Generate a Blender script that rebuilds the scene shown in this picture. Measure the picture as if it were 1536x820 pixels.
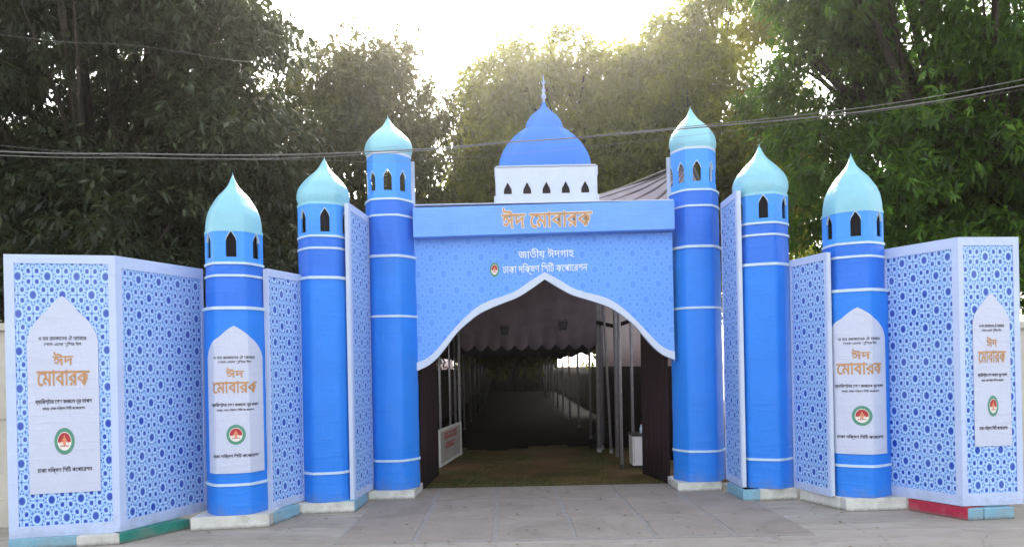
import bpy, bmesh, math, random
import numpy as np
from math import sin, cos, pi, radians, sqrt, atan2
from mathutils import Vector

SC = bpy.context.scene
COL = SC.collection
for o in list(bpy.data.objects):
    bpy.data.objects.remove(o)

# ------------------------------------------------------------------ camera
cam = bpy.data.cameras.new('camera'); co = bpy.data.objects.new('camera', cam); COL.objects.link(co)
co.location = (0, 0, 2.0)
co.rotation_euler = (radians(90), radians(1.15), 0)
cam.sensor_width = 36; cam.lens = 1117 / 1536 * 36
cam.shift_y = 140 / 1536
cam.clip_start = 0.05; cam.clip_end = 2000
SC.camera = co

# ------------------------------------------------------------------ sky, sun, exposure
SUN_EL, SUN_AZ = radians(30), radians(2)       # behind the gate, towards +Y
w = bpy.data.worlds.new("World"); SC.world = w; w.use_nodes = True
nt = w.node_tree
bg = nt.nodes['Background']
sky = nt.nodes.new('ShaderNodeTexSky'); sky.sky_type = 'NISHITA'; sky.sun_disc = False
sky.sun_elevation = SUN_EL; sky.sun_rotation = SUN_AZ
sky.air_density = 1.6; sky.dust_density = 3.0; sky.ozone_density = 1.0; sky.altitude = 0
hs = nt.nodes.new('ShaderNodeHueSaturation'); hs.inputs['Saturation'].default_value = .30
nt.links.new(sky.outputs[0], hs.inputs['Color']); nt.links.new(hs.outputs[0], bg.inputs[0]); bg.inputs[1].default_value = 0.15
sl = bpy.data.lights.new('sun', 'SUN'); so = bpy.data.objects.new('sun', sl); COL.objects.link(so)
sl.energy = 2.0; sl.angle = radians(10); sl.color = (1, .93, .80)
sd = Vector((sin(SUN_AZ) * cos(SUN_EL), cos(SUN_AZ) * cos(SUN_EL), sin(SUN_EL)))
so.rotation_euler = sd.to_track_quat('Z', 'Y').to_euler(); so.location = (2, 30, 30)
SC.view_settings.view_transform = 'Standard'; SC.view_settings.look = 'None'
SC.view_settings.exposure = 2.0; SC.view_settings.gamma = 1.0
SC.cycles.max_bounces = 6; SC.cycles.diffuse_bounces = 3; SC.cycles.glossy_bounces = 2
SC.cycles.transmission_bounces = 4; SC.cycles.transparent_max_bounces = 6; SC.cycles.volume_bounces = 0

RNG = random.Random(7)
NP = np.random.default_rng(11)

# ------------------------------------------------------------------ materials
def lin(r, g, b):
    f = lambda c: (c/255/12.92) if c/255 <= .04045 else ((c/255+.055)/1.055)**2.4
    return (f(r), f(g), f(b))

class NT:
    def __init__(s, name):
        s.m = bpy.data.materials.new(name); s.m.use_nodes = True; s.t = s.m.node_tree
        s.b = s.t.nodes['Principled BSDF']; s.out = s.t.nodes['Material Output']
    def n(s, typ, **kw):
        x = s.t.nodes.new(typ)
        for k, v in kw.items(): setattr(x, k, v)
        return x
    def l(s, a, b): s.t.links.new(a, b)
    def _in(s, node, i, v):
        if v is None: return
        if hasattr(v, 'links') or isinstance(v, bpy.types.NodeSocket): s.l(v, node.inputs[i])
        else: node.inputs[i].default_value = v
    def math(s, op, a, b=None, c=None, clamp=False):
        x = s.n('ShaderNodeMath', operation=op); x.use_clamp = clamp
        s._in(x, 0, a); s._in(x, 1, b); s._in(x, 2, c)
        return x.outputs[0]
    def mix(s, fac, a, b, blend='MIX'):
        x = s.n('ShaderNodeMix', data_type='RGBA', blend_type=blend)
        s._in(x, 0, fac)
        for i, v in ((6, a), (7, b)):
            if isinstance(v, tuple): x.inputs[i].default_value = (*v[:3], 1)
            else: s.l(v, x.inputs[i])
        return x.outputs[2]
    def noise(s, scale, detail=4, rough=.55, vec=None, dist=0.0):
        x = s.n('ShaderNodeTexNoise'); x.inputs['Scale'].default_value = scale
        x.inputs['Detail'].default_value = detail; x.inputs['Roughness'].default_value = rough
        x.inputs['Distortion'].default_value = dist
        if vec is None: vec = s.n('ShaderNodeTexCoord').outputs['Object']
        s.l(vec, x.inputs['Vector']); return x.outputs['Fac']
    def ramp(s, fac, stops):
        x = s.n('ShaderNodeValToRGB'); s.l(fac, x.inputs[0])
        e = x.color_ramp.elements
        while len(e) < len(stops): e.new(.5)
        for i, (p, c) in enumerate(stops):
            e[i].position = p; e[i].color = (*c[:3], 1) if isinstance(c, tuple) else (c, c, c, 1)
        return x.outputs[0]
    def bump(s, h, strength=.2, dist=.01):
        x = s.n('ShaderNodeBump'); x.inputs['Strength'].default_value = strength; x.inputs['Distance'].default_value = dist
        s.l(h, x.inputs['Height']); s.l(x.outputs[0], s.b.inputs['Normal'])
    def col(s, c):
        if isinstance(c, tuple): s.b.inputs['Base Color'].default_value = (*c[:3], 1)
        else: s.l(c, s.b.inputs['Base Color'])
    def set(s, rough=.6, metal=0, spec=.5):
        s.b.inputs['Roughness'].default_value = rough; s.b.inputs['Metallic'].default_value = metal
        s.b.inputs['Specular IOR Level'].default_value = spec

def plain(name, c, rough=.6, var=.12, scale=6, metal=0, spec=.4, bump=0, bscale=30, stretch=None, bdist=.01):
    m = NT(name); m.set(rough, metal, spec)
    tc = m.n('ShaderNodeTexCoord').outputs['Object']
    if stretch:
        mp = m.n('ShaderNodeMapping'); mp.inputs['Scale'].default_value = stretch; m.l(tc, mp.inputs[0]); tc = mp.outputs[0]
    f = m.noise(scale, 5, .6, tc)
    k1 = tuple(x * (1 - var) for x in c); k2 = tuple(min(1, x * (1 + var)) for x in c)
    m.col(m.ramp(f, [(.3, k1), (.7, k2)]))
    if bump: m.bump(m.noise(bscale, 4, .6, tc), bump, bdist)
    return m.m

def vinyl(name, c, var=.06, rough=.45, spec=.35):
    """printed banner cloth stretched on a frame: soft creases and slightly uneven print"""
    m = NT(name); m.set(rough, 0, spec)
    tc = m.n('ShaderNodeTexCoord').outputs['Object']
    f = m.noise(2.2, 3, .5, tc)
    k1 = tuple(x * (1 - var) for x in c); k2 = tuple(min(1, x * (1 + var)) for x in c)
    base = m.ramp(f, [(.3, k1), (.7, k2)])
    st = m.noise(34, 3, .6, tc)
    m.col(m.mix(m.ramp(st, [(.62, 0.0), (.8, .12)]), base, tuple(min(1, x * 1.25 + .02) for x in c)))
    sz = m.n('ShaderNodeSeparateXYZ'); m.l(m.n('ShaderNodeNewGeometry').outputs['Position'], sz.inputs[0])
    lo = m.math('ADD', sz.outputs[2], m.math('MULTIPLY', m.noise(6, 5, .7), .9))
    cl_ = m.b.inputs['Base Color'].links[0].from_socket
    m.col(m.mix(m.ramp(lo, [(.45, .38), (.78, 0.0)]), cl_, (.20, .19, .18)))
    mp = m.n('ShaderNodeMapping'); mp.inputs['Scale'].default_value = (1, 1, .55); m.l(tc, mp.inputs[0])
    h = m.math('ADD', m.noise(3.2, 3, .5, mp.outputs[0], .8), m.math('MULTIPLY', m.noise(17, 4, .6, mp.outputs[0], 1.2), .22))
    # pulled diagonal creases
    mq = m.n('ShaderNodeMapping'); mq.inputs['Rotation'].default_value = (.3, 1.0, .2); mq.inputs['Scale'].default_value = (1.0, 1.0, 7.0); m.l(tc, mq.inputs[0])
    cr = m.ramp(m.noise(2.0, 3, .55, mq.outputs[0], .4), [(.5, 0.0), (.72, 1.0)])
    h = m.math('ADD', h, m.math('MULTIPLY', cr, .14))
    m.bump(h, .42, .045)
    return m.m

def pattern(name, base, line, dark, cu, cv, k=1.0, plain_mix=0.0):
    """printed eight-fold star lattice, computed from the banner's own UVs in metres"""
    m = NT(name); m.set(.5, 0, .3)
    uv = m.n('ShaderNodeUVMap').outputs[0]
    sp = m.n('ShaderNodeSeparateXYZ'); m.l(uv, sp.inputs[0])
    def fold(v, c):
        a = m.math('DIVIDE', v, c); a = m.math('ADD', a, .5); a = m.math('FRACT', a)
        return m.math('ABSOLUTE', m.math('SUBTRACT', a, .5))
    x = fold(sp.outputs[0], cu); y = fold(sp.outputs[1], cv)
    X = m.math('MAXIMUM', x, y); Y = m.math('MINIMUM', x, y)
    flag = m.math('GREATER_THAN', m.math('ADD', X, Y), .5)
    nf = m.math('SUBTRACT', 1, flag)
    X2 = m.math('ADD', m.math('MULTIPLY', X, nf), m.math('MULTIPLY', m.math('SUBTRACT', .5, Y), flag))
    Y2 = m.math('ADD', m.math('MULTIPLY', Y, nf), m.math('MULTIPLY', m.math('SUBTRACT', .5, X), flag))
    def dist(px, py):
        a = m.math('SUBTRACT', X2, px); b = m.math('SUBTRACT', Y2, py)
        return m.math('SQRT', m.math('ADD', m.math('MULTIPLY', a, a), m.math('MULTIPLY', b, b)))
    def step(d, r, soft=.012):          # 1 inside r
        return m.math('MULTIPLY', m.math('SUBTRACT', r, d), 1 / soft, clamp=True)
    def ring(d, r, wd):
        return step(m.math('ABSOLUTE', m.math('SUBTRACT', d, r)), wd)
    dB = dist(0, 0); dM = dist(.36, .14)
    dots = step(dB, .108)
    for (px, py, r) in ((.36, .14, .070), (.2, .055, .030), (.27, .0, .030), (.175, .145, .030), (.25, .25, .024), (.415, .0, .014), (.3, .2, .014), (.29, .075, .018)):
        dots = m.math('MAXIMUM', dots, step(dist(px, py), r))
    sx = m.math('ABSOLUTE', m.math('SUBTRACT', X2, .5)); sy = m.math('ABSOLUTE', Y2)
    star = m.math('ADD', m.math('POWER', m.math('ADD', sx, .0001), .65), m.math('POWER', m.math('ADD', sy, .0001), .65))
    dots = m.math('MAXIMUM', dots, step(star, .19, .03))
    lines = m.math('MAXIMUM', ring(dB, .148, .018), ring(dM, .098, .015))
    lines = m.math('MAXIMUM', lines, ring(m.math('ADD', X2, m.math('MULTIPLY', Y2, .41)), .235, .014))
    lines = m.math('MAXIMUM', lines, ring(m.math('SUBTRACT', X2, m.math('MULTIPLY', Y2, 1.0)), .245, .013))
    lines = m.math('MAXIMUM', lines, ring(m.math('ADD', X2, m.math('MULTIPLY', Y2, 2.4)), .52, .017))
    c = m.mix(m.math('MULTIPLY', lines, .9 * k), base, line)
    c = m.mix(m.math('MULTIPLY', dots, k), c, dark)
    fade = m.noise(1.1, 3, .5)
    c = m.mix(m.ramp(fade, [(.35, 0.0), (.75, .16)]), c, line)
    m.col(c)
    m.bump(m.noise(2.6, 3, .5, None, .6), .25, .03)
    return m.m

M = {}
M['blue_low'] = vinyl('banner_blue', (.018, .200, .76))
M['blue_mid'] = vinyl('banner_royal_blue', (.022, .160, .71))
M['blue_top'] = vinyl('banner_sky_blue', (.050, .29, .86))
M['cyan'] = vinyl('dome_cyan_cloth', (.23, .52, .66), .08, rough=.38, spec=.5)
M['dome_blue'] = vinyl('dome_blue_cloth', (.050, .20, .78), rough=.7, spec=.15)
M['head_blue'] = vinyl('header_blue_cloth', (.13, .33, .86))
M['white'] = plain('white_painted_wood', (.50, .57, .72), .5, .05, 4, bump=.1)
M['piping'] = plain('white_piping', (.50, .63, .78), .5, .08, 9)
M['finial'] = plain('finial_pale_blue', (.34, .46, .68), .5, .05)
M['board'] = vinyl('inscription_white', (.50, .54, .70), .03)
M['border'] = vinyl('banner_border', (.46, .55, .80), .04)
M['screen'] = pattern('star_print', (.23, .42, .80), (.58, .73, .90), (.010, .050, .40), .31, .436)
M['arch'] = pattern('pale_star_print', (.11, .31, .84), (.26, .49, .90), (.055, .19, .68), .40, .50, .40)
M['gold'] = plain('gold_print', (.46, .25, .12), .5, .15, 12)
M['cream'] = plain('outline_white', (.72, .68, .66), .5, .05)
M['ink'] = plain('black_print', (.03, .03, .045), .5, .1)
M['ink_white'] = plain('white_print', (.66, .74, .84), .5, .05)
M['e_green'] = plain('emblem_green', (.075, .25, .18), .5, .1)
M['e_red'] = plain('emblem_red', (.36, .03, .04), .5, .1)
M['e_orange'] = plain('emblem_orange', (.62, .22, .12), .5, .1)
M['dark'] = plain('interior_shade', (.008, .006, .012), .9, .2)  # near-black colour that stands for the shade inside, behind window openings
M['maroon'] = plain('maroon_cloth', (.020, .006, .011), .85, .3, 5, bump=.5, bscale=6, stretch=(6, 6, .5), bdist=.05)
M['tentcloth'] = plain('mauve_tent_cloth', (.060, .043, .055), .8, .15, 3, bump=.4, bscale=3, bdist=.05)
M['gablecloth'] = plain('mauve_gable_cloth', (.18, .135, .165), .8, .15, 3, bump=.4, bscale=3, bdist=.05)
M['steel'] = plain('galvanised_pole', (.28, .26, .28), .45, .2, 8, metal=.3)
M['blackmetal'] = plain('black_metal', (.015, .015, .017), .5, .1)
M['rubber'] = plain('cable_rubber', (.15, .145, .145), .6, .2)

def tent_white():
    m = NT('white_tent_cloth'); m.set(.8)
    m.col(m.ramp(m.noise(2, 4, .6), [(.3, (.66, .60, .63)), (.7, (.78, .72, .75))]))
    tr = m.n('ShaderNodeBsdfTranslucent'); tr.inputs[0].default_value = (.8, .72, .76, 1)
    mx = m.n('ShaderNodeMixShader'); mx.inputs[0].default_value = .55
    m.l(m.b.outputs[0], mx.inputs[1]); m.l(tr.outputs[0], mx.inputs[2]); m.l(mx.outputs[0], m.out.inputs[0])
    m.bump(m.noise(3, 3, .5), .4, .05)
    return m.m
M['tentwhite'] = tent_white()

def painted_brick(name, c):
    m = NT(name); m.set(.75, 0, .3)
    f = m.noise(9, 5, .65); g = m.noise(2.5, 4, .6)
    a = m.ramp(f, [(.3, tuple(x * .78 for x in c)), (.65, c)])
    k = m.mix(m.ramp(g, [(.52, 0.0), (.75, .6)]), a, (.24, .22, .20))
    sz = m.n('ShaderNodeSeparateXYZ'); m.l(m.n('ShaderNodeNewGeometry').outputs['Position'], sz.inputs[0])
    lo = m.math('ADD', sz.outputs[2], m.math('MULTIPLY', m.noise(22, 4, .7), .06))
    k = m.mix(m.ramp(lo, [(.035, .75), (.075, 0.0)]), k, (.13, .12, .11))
    m.col(k)
    m.bump(m.noise(28, 5, .7), .5, .01)
    return m.m
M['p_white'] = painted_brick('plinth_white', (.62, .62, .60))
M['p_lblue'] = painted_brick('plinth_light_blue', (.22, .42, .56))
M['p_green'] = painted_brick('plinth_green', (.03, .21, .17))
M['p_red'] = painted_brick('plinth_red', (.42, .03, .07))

def asphalt():
    m = NT('worn_asphalt'); m.set(.85, 0, .3)
    a = m.noise(.55, 6, .6); b = m.noise(5, 6, .7); c = m.noise(70, 3, .7); d = m.noise(1.7, 5, .65, None, 1.0)
    k = m.ramp(a, [(.3, (.285, .245, .208)), (.7, (.375, .325, .278))])
    k = m.mix(m.ramp(b, [(.35, 0.0), (.7, .5)]), k, (.42, .37, .33))
    k = m.mix(m.ramp(c, [(.4, .0), (.75, .4)]), k, (.12, .115, .115))
    k = m.mix(m.ramp(d, [(.60, 0.0), (.68, .5)]), k, (.15, .14, .135))
    tc = m.n('ShaderNodeTexCoord').outputs['Object']
    mp = m.n('ShaderNodeMapping'); mp.inputs['Scale'].default_value = (.35, 2.2, 1); m.l(tc, mp.inputs[0])
    k = m.mix(m.ramp(m.noise(1.6, 5, .6, mp.outputs[0], .5), [(.46, 0.0), (.66, .6)]), k, (.43, .39, .355))
    k = m.mix(m.ramp(m.noise(2.6, 5, .7, mp.outputs[0], 1.5), [(.54, 0.0), (.68, .6)]), k, (.19, .168, .150))
    vo = m.n('ShaderNodeTexVoronoi', feature='DISTANCE_TO_EDGE'); vo.inputs['Scale'].default_value = .45
    nz = m.n('ShaderNodeTexNoise'); nz.inputs['Scale'].default_value = 1.8; nz.inputs['Detail'].default_value = 6; m.l(tc, nz.inputs['Vector'])
    va = m.n('ShaderNodeVectorMath', operation='MULTIPLY_ADD'); m.l(nz.outputs['Color'], va.inputs[0]); va.inputs[1].default_value = (.8, .8, 0); m.l(tc, va.inputs[2])
    m.l(va.outputs[0], vo.inputs['Vector'])
    ck = m.ramp(vo.outputs['Distance'], [(0.0, .40), (.005, 0.0)])
    k = m.mix(ck, k, (.09, .085, .08))
    m.col(k); m.bump(m.math('ADD', c, m.math('MULTIPLY', b, .5)), .4, .01)
    return m.m
M['asphalt'] = asphalt()
def slab():
    m = NT('concrete_slab'); m.set(.85, 0, .3)
    info = m.n('ShaderNodeObjectInfo')
    g = m.n('ShaderNodeNewGeometry').outputs['Position']
    a = m.noise(1.3, 6, .65, g); b = m.noise(8, 5, .7, g); c = m.noise(80, 3, .7, g)
    k = m.ramp(a, [(.3, (.262, .220, .190)), (.7, (.345, .290, .248))])
    k = m.mix(m.math('MULTIPLY', info.outputs['Random'], .35), k, (.27, .215, .19))
    k = m.mix(m.ramp(b, [(.45, 0.0), (.7, .5)]), k, (.30, .28, .275))
    k = m.mix(m.ramp(m.noise(.9, 6, .7, g, 1.2), [(.50, 0.0), (.66, .5)]), k, (.18, .15, .13))
    k = m.mix(m.ramp(c, [(.45, .0), (.75, .35)]), k, (.12, .11, .105))
    m.col(k); m.bump(m.math('ADD', c, b), .4, .01)
    return m.m
M['slab'] = slab()
M['mortar'] = plain('mortar_joint', (.27, .245, .235), .9, .15, 12, bump=.4, bscale=60)
def lawn():
    m = NT('trodden_lawn'); m.set(.95, 0, .1)
    g = m.n('ShaderNodeNewGeometry').outputs['Position']
    a = m.noise(.9, 6, .65, g); b = m.noise(14, 5, .7, g)
    k = m.ramp(a, [(.38, (.052, .046, .013)), (.58, (.13, .074, .037))])
    m.col(m.mix(m.ramp(b, [(.4, 0.0), (.7, .5)]), k, (.05, .035, .02)))
    m.bump(b, .6, .03)
    return m.m
M['lawn'] = lawn()
M['wallcream'] = plain('cream_plaster_wall', (.50, .47, .42), .85, .14, 2.5, bump=.3, bscale=20)
M['bark'] = plain('bark', (.034, .027, .021), .9, .3, 8, bump=.8, bscale=14, bdist=.03)
M['grassblade'] = plain('grass_blade', (.075, .095, .025), .8, .3, 3)

def leafmat(name, c1, c2, c3, trans=.35):
    m = NT(name); m.set(.5, 0, .35)
    at = m.n('ShaderNodeAttribute', attribute_name='tint')
    k = m.ramp(at.outputs['Fac'], [(0, c1), (.6, c2), (1, c3)])
    m.col(k)
    tr = m.n('ShaderNodeBsdfTranslucent')
    m.l(m.mix(.5, k, tuple(min(1, x * 1.9) for x in (c3[0] * 1.15, c3[1] * 1.1, c3[2] * .5))), tr.inputs[0])
    mx = m.n('ShaderNodeMixShader'); mx.inputs[0].default_value = trans
    m.l(m.b.outputs[0], mx.inputs[1]); m.l(tr.outputs[0], mx.inputs[2]); m.l(mx.outputs[0], m.out.inputs[0])
    return m.m
M['leaf_dark'] = leafmat('leaf_dull_green', (.010, .016, .008), (.024, .036, .017), (.095, .120, .062), .20)
M['leaf_green'] = leafmat('leaf_bright_green', (.010, .027, .005), (.030, .076, .010), (.115, .235, .028), .42)
M['leaf_olive'] = leafmat('leaf_olive', (.022, .024, .010), (.050, .052, .020), (.125, .125, .045), .42)
M['leaf_yellow'] = leafmat('leaf_yellow_green', (.045, .054, .009), (.105, .122, .016), (.25, .26, .040), .52)

# ------------------------------------------------------------------ builders
class MB:
    def __init__(s): s.v = []; s.f = []; s.uv = {}
    def quad(s, pts, uvs=None):
        i = len(s.v); s.v += [tuple(p) for p in pts]; s.f.append(tuple(range(i, i + len(pts))))
        if uvs: s.uv[len(s.f) - 1] = uvs
        return s
    def box(s, x0, x1, y0, y1, z0, z1):
        i = len(s.v)
        s.v += [(x0,y0,z0),(x1,y0,z0),(x1,y1,z0),(x0,y1,z0),(x0,y0,z1),(x1,y0,z1),(x1,y1,z1),(x0,y1,z1)]
        s.f += [tuple(i + k for k in q) for q in ((0,3,2,1),(4,5,6,7),(0,1,5,4),(1,2,6,5),(2,3,7,6),(3,0,4,7))]
        return s
    def obox(s, c, ux, uy, uz):           # corner + three edge vectors
        c, ux, uy, uz = map(Vector, (c, ux, uy, uz)); i = len(s.v)
        p = [c, c+ux, c+ux+uy, c+uy]; p += [q + uz for q in p]
        s.v += [tuple(q) for q in p]
        s.f += [tuple(i + k for k in q) for q in ((0,3,2,1),(4,5,6,7),(0,1,5,4),(1,2,6,5),(2,3,7,6),(3,0,4,7))]
        return s
    def tube(s, pts, rad, seg=8, cap=True):
        pts = [Vector(p) for p in pts]
        if not hasattr(rad, '__len__'): rad = [rad] * len(pts)
        rings = []
        for k, p in enumerate(pts):
            d = (pts[min(k+1, len(pts)-1)] - pts[max(k-1, 0)]).normalized()
            a = d.cross(Vector((0, 0, 1)) if abs(d.z) < .9 else Vector((1, 0, 0))).normalized(); b = d.cross(a)
            i = len(s.v); rings.append(i)
            for j in range(seg):
                t = 2 * pi * j / seg
                s.v.append(tuple(p + (a * cos(t) + b * sin(t)) * rad[k]))
        for k in range(len(pts) - 1):
            for j in range(seg):
                s.f.append((rings[k]+j, rings[k]+(j+1) % seg, rings[k+1]+(j+1) % seg, rings[k+1]+j))
        if cap:
            s.f.append(tuple(rings[0]+j for j in range(seg))[::-1]); s.f.append(tuple(rings[-1]+j for j in range(seg)))
        return s
    def strip(s, low, high):               # two rows of points -> quads
        i = len(s.v); n = len(low); s.v += [tuple(p) for p in low] + [tuple(p) for p in high]
        for k in range(n - 1): s.f.append((i+k, i+k+1, i+n+k+1, i+n+k))
        return s

def mesh(name, mb, mat, smooth=False, org=(0, 0, 0)):
    me = bpy.data.meshes.new(name)
    ox, oy, oz = org
    me.from_pydata([(x-ox, y-oy, z-oz) for x, y, z in mb.v], [], mb.f)
    if mb.uv:
        l = me.uv_layers.new(name='UVMap')
        for fi, uvs in mb.uv.items():
            for li, q in zip(me.polygons[fi].loop_indices, uvs): l.data[li].uv = q
    me.materials.append(mat)
    if smooth:
        bm = bmesh.new(); bm.from_mesh(me); bmesh.ops.remove_doubles(bm, verts=bm.verts, dist=.0004); bm.to_mesh(me); bm.free()
    if smooth: me.polygons.foreach_set('use_smooth', [True] * len(me.polygons))
    me.update(); return me

def thing(name, label, cat, loc, group=None):
    o = bpy.data.objects.new(name, None); COL.objects.link(o); o.location = loc; o.empty_display_size = .2
    o['label'] = label; o['category'] = cat
    if group: o['group'] = group
    return o
def tag(o, label, cat, group=None, kind=None):
    if label: o['label'] = label
    if cat: o['category'] = cat
    if group: o['group'] = group
    if kind: o['kind'] = kind
    return o
def root_loc(p):
    v = Vector((0, 0, 0))
    while p is not None: v += p.location; p = p.parent
    return v
def obj(name, mb, mat, parent=None, smooth=False, org=None, label=None, kind=None):
    """link world-space geometry as one mesh object whose origin is its parent's (or org)"""
    if parent is not None: org = tuple(root_loc(parent))
    elif org is None: org = (0, 0, 0)
    me = mesh(name, mb, mat, smooth, org)
    o = bpy.data.objects.new(name, me); COL.objects.link(o)
    if parent is not None: o.parent = parent
    else: o.location = org
    if label: o['label'] = label
    if kind: o['kind'] = kind
    return o
def autosmooth(o, deg=35):
    me = o.data; me.polygons.foreach_set('use_smooth', [True] * len(me.polygons))
    try: me.set_sharp_from_angle(angle=radians(deg))
    except Exception: pass
    return o
def bevel(o, w=.006, seg=2):
    md = o.modifiers.new('bevel', 'BEVEL'); md.width = w; md.segments = seg; md.limit_method = 'ANGLE'; return o

# text drawn with Blender's own built-in script font, as real meshes
_tc = {}
def text_geo(body, offset=0.0):
    key = (body, offset)
    if key not in _tc:
        c = bpy.data.curves.new('t', 'FONT'); c.body = body; c.size = 1; c.resolution_u = 3; c.offset = offset
        o = bpy.data.objects.new('t', c); COL.objects.link(o)
        me = o.evaluated_get(bpy.context.evaluated_depsgraph_get()).to_mesh()
        V = np.array([v.co[:2] for v in me.vertices]); F = [tuple(p.vertices) for p in me.polygons]
        o.to_mesh_clear(); bpy.data.objects.remove(o); bpy.data.curves.remove(c)
        _tc[key] = (V, F)
    return _tc[key]
def text(body, P, u0, u1, w0, w1, off, bold=0.0, ref=None, dirs=6):
    """lettering mesh; bold thickens the strokes by laying shifted copies a hair apart"""
    V, F = text_geo(body)
    lo, hi = V.min(0), V.max(0); mb = MB()
    sh = [(0, 0)] + ([(bold*cos(2*pi*k/dirs), bold*sin(2*pi*k/dirs)) for k in range(dirs)] if bold else [])
    for n_, (dx, dy) in enumerate(sh):
        i0 = len(mb.v)
        for x, y in V:
            mb.v.append(tuple(P(u0 + (x + dx - lo[0]) / (hi[0] - lo[0]) * (u1 - u0), w0 + (y + dy - lo[1]) / (hi[1] - lo[1]) * (w1 - w0), off + .00015*n_)))
        mb.f += [tuple(i0 + k for k in f) for f in F]
    return mb
T_EID = 'ঈদ'; T_MUB = 'েমাবারক'; T_EM = 'ঈদ েমাবারক'
T_S1 = 'ও মন রমজােনর ঐ েরাজার'; T_S2 = 'েশেষ এেলা খুিশর ঈদ'
T_N1 = 'ব্যািরস্টার েশখ ফজেল নূর তাপস'; T_N2 = 'েময়র, ঢাকা দিক্ষণ িসিট কেপােরশন'
T_C = 'ঢাকা দিক্ষণ িসিট কেপােরশন'; T_J = 'জাতীয় ঈদগাহ'

def disc(P, cu, cw, ru, rw, off, n=28, inner=0.0, a0=0, a1=2*pi):
    mb = MB()
    N = n
    for k in range(N):
        t0 = a0 + (a1-a0)*k/N; t1 = a0 + (a1-a0)*(k+1)/N
        q = lambda t, s: P(cu + ru*s*cos(t), cw + rw*s*sin(t), off)
        if inner: mb.quad([q(t0, inner), q(t0, 1), q(t1, 1), q(t1, inner)])
        else: mb.quad([P(cu, cw, off), q(t0, 1), q(t1, 1)])
    return mb
def emblem(P, cu, cw, ru, rw, off, parent, lab='round green emblem with red centre'):
    e = obj('emblem', disc(P, cu, cw, ru, rw, off), M['e_green'], parent)
    e['label'] = lab
    g = lambda nm, mb, m: obj(nm, mb, m, parent)
    g('emblem_ring', disc(P, cu, cw, ru*.70, rw*.70, off+.0015), M['cream'])
    g('emblem_field', disc(P, cu, cw, ru*.64, rw*.64, off+.003, 20, 0, -.15, pi+.15), M['e_red'])
    mb = MB()
    # little tower, lamp and palms in the middle of the emblem
    def poly(pts): mb.quad([P(cu+ru*x, cw+rw*y, off+.0045) for x, y in pts])
    poly([(-.12,-.3),(.12,-.3),(.16,.05),(-.16,.05)]); poly([(-.26,.05),(.26,.05),(.18,.2),(-.18,.2)])
    poly([(-.12,.2),(.12,.2),(0,.52)]); poly([(-.5,-.12),(-.3,.02),(-.28,-.14)]); poly([(.5,-.12),(.28,-.14),(.3,.02)])
    g('emblem_figure', mb, M['e_orange'])
    mb = MB()
    for k in range(-2, 3):
        x = k*.17; mb.quad([P(cu+ru*(x-.05), cw-rw*(.42), off+.003), P(cu+ru*(x+.05), cw-rw*.42, off+.003), P(cu+ru*(x+.05), cw-rw*.30, off+.003), P(cu+ru*(x-.05), cw-rw*.30, off+.003)])
    g('emblem_band', mb, M['e_red'])

def arch_top(s, zs, zt, power=1.7):
    """height of a pointed arch at s in -1..1"""
    a = abs(s)
    base = (1 - a ** power) ** (1 / 1.45)
    return zs + (zt - zs) * (base * .80 + .20 * max(0, 1 - a * 2.2))
def board(P, cu, hw, z0, zs, zt, off, parent, thick=.012):
    n = 30; us = [-hw + 2*hw*k/n for k in range(n+1)]
    top = [arch_top(u/hw, zs, zt) for u in us]
    mb = MB()
    mb.strip([P(cu+u, z0, off) for u in us], [P(cu+u, t, off) for u, t in zip(us, top)])
    mb.strip([P(cu+u, t, off) for u, t in zip(us, top)], [P(cu+u, t, off-thick) for u, t in zip(us, top)])
    mb.strip([P(cu+us[0], z0, off-thick), P(cu+us[0], zs, off-thick)], [P(cu+us[0], z0, off), P(cu+us[0], zs, off)])
    mb.strip([P(cu+us[-1], z0, off), P(cu+us[-1], zs, off)], [P(cu+us[-1], z0, off-thick), P(cu+us[-1], zs, off-thick)])
    mb.strip([P(cu+u, z0, off-thick) for u in us], [P(cu+u, z0, off) for u in us])
    return obj('inscription_board', mb, M['board'], parent)
def inscription(P, cu, hw, z0, zs, zt, off, parent, tw=1.0, sh=0.0):
    b = board(P, cu, hw, z0, zs, zt, off, parent)
    H = zt - z0; o2 = off + .003
    def row(body, mat, wfrac, y0, y1, name, bold=.012, ctr=0.0):
        wfrac *= tw; ctr += sh
        obj(name, text(body, P, cu + hw*(ctr-wfrac), cu + hw*(ctr+wfrac), z0 + H*y0, z0 + H*y1, o2, bold), M[mat], parent)
    row(T_S1, 'ink', .68, .775, .800, 'verse_lettering', .008)
    row(T_S2, 'ink', .53, .742, .767, 'verse_lettering', .008)
    row(T_EID, 'gold', .28, .648, .715, 'greeting_lettering', .020)
    row(T_MUB, 'gold', .74, .545, .625, 'greeting_lettering', .020)
    row(T_N1, 'ink', .80, .448, .480, 'name_lettering', .022)
    row(T_N2, 'ink', .60, .418, .440, 'title_lettering', .016)
    emblem(P, cu + hw*sh, z0 + H*.262, hw*.285, H*.068, o2, parent)
    row(T_C, 'ink', .77, .100, .134, 'corporation_lettering', .020)

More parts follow.
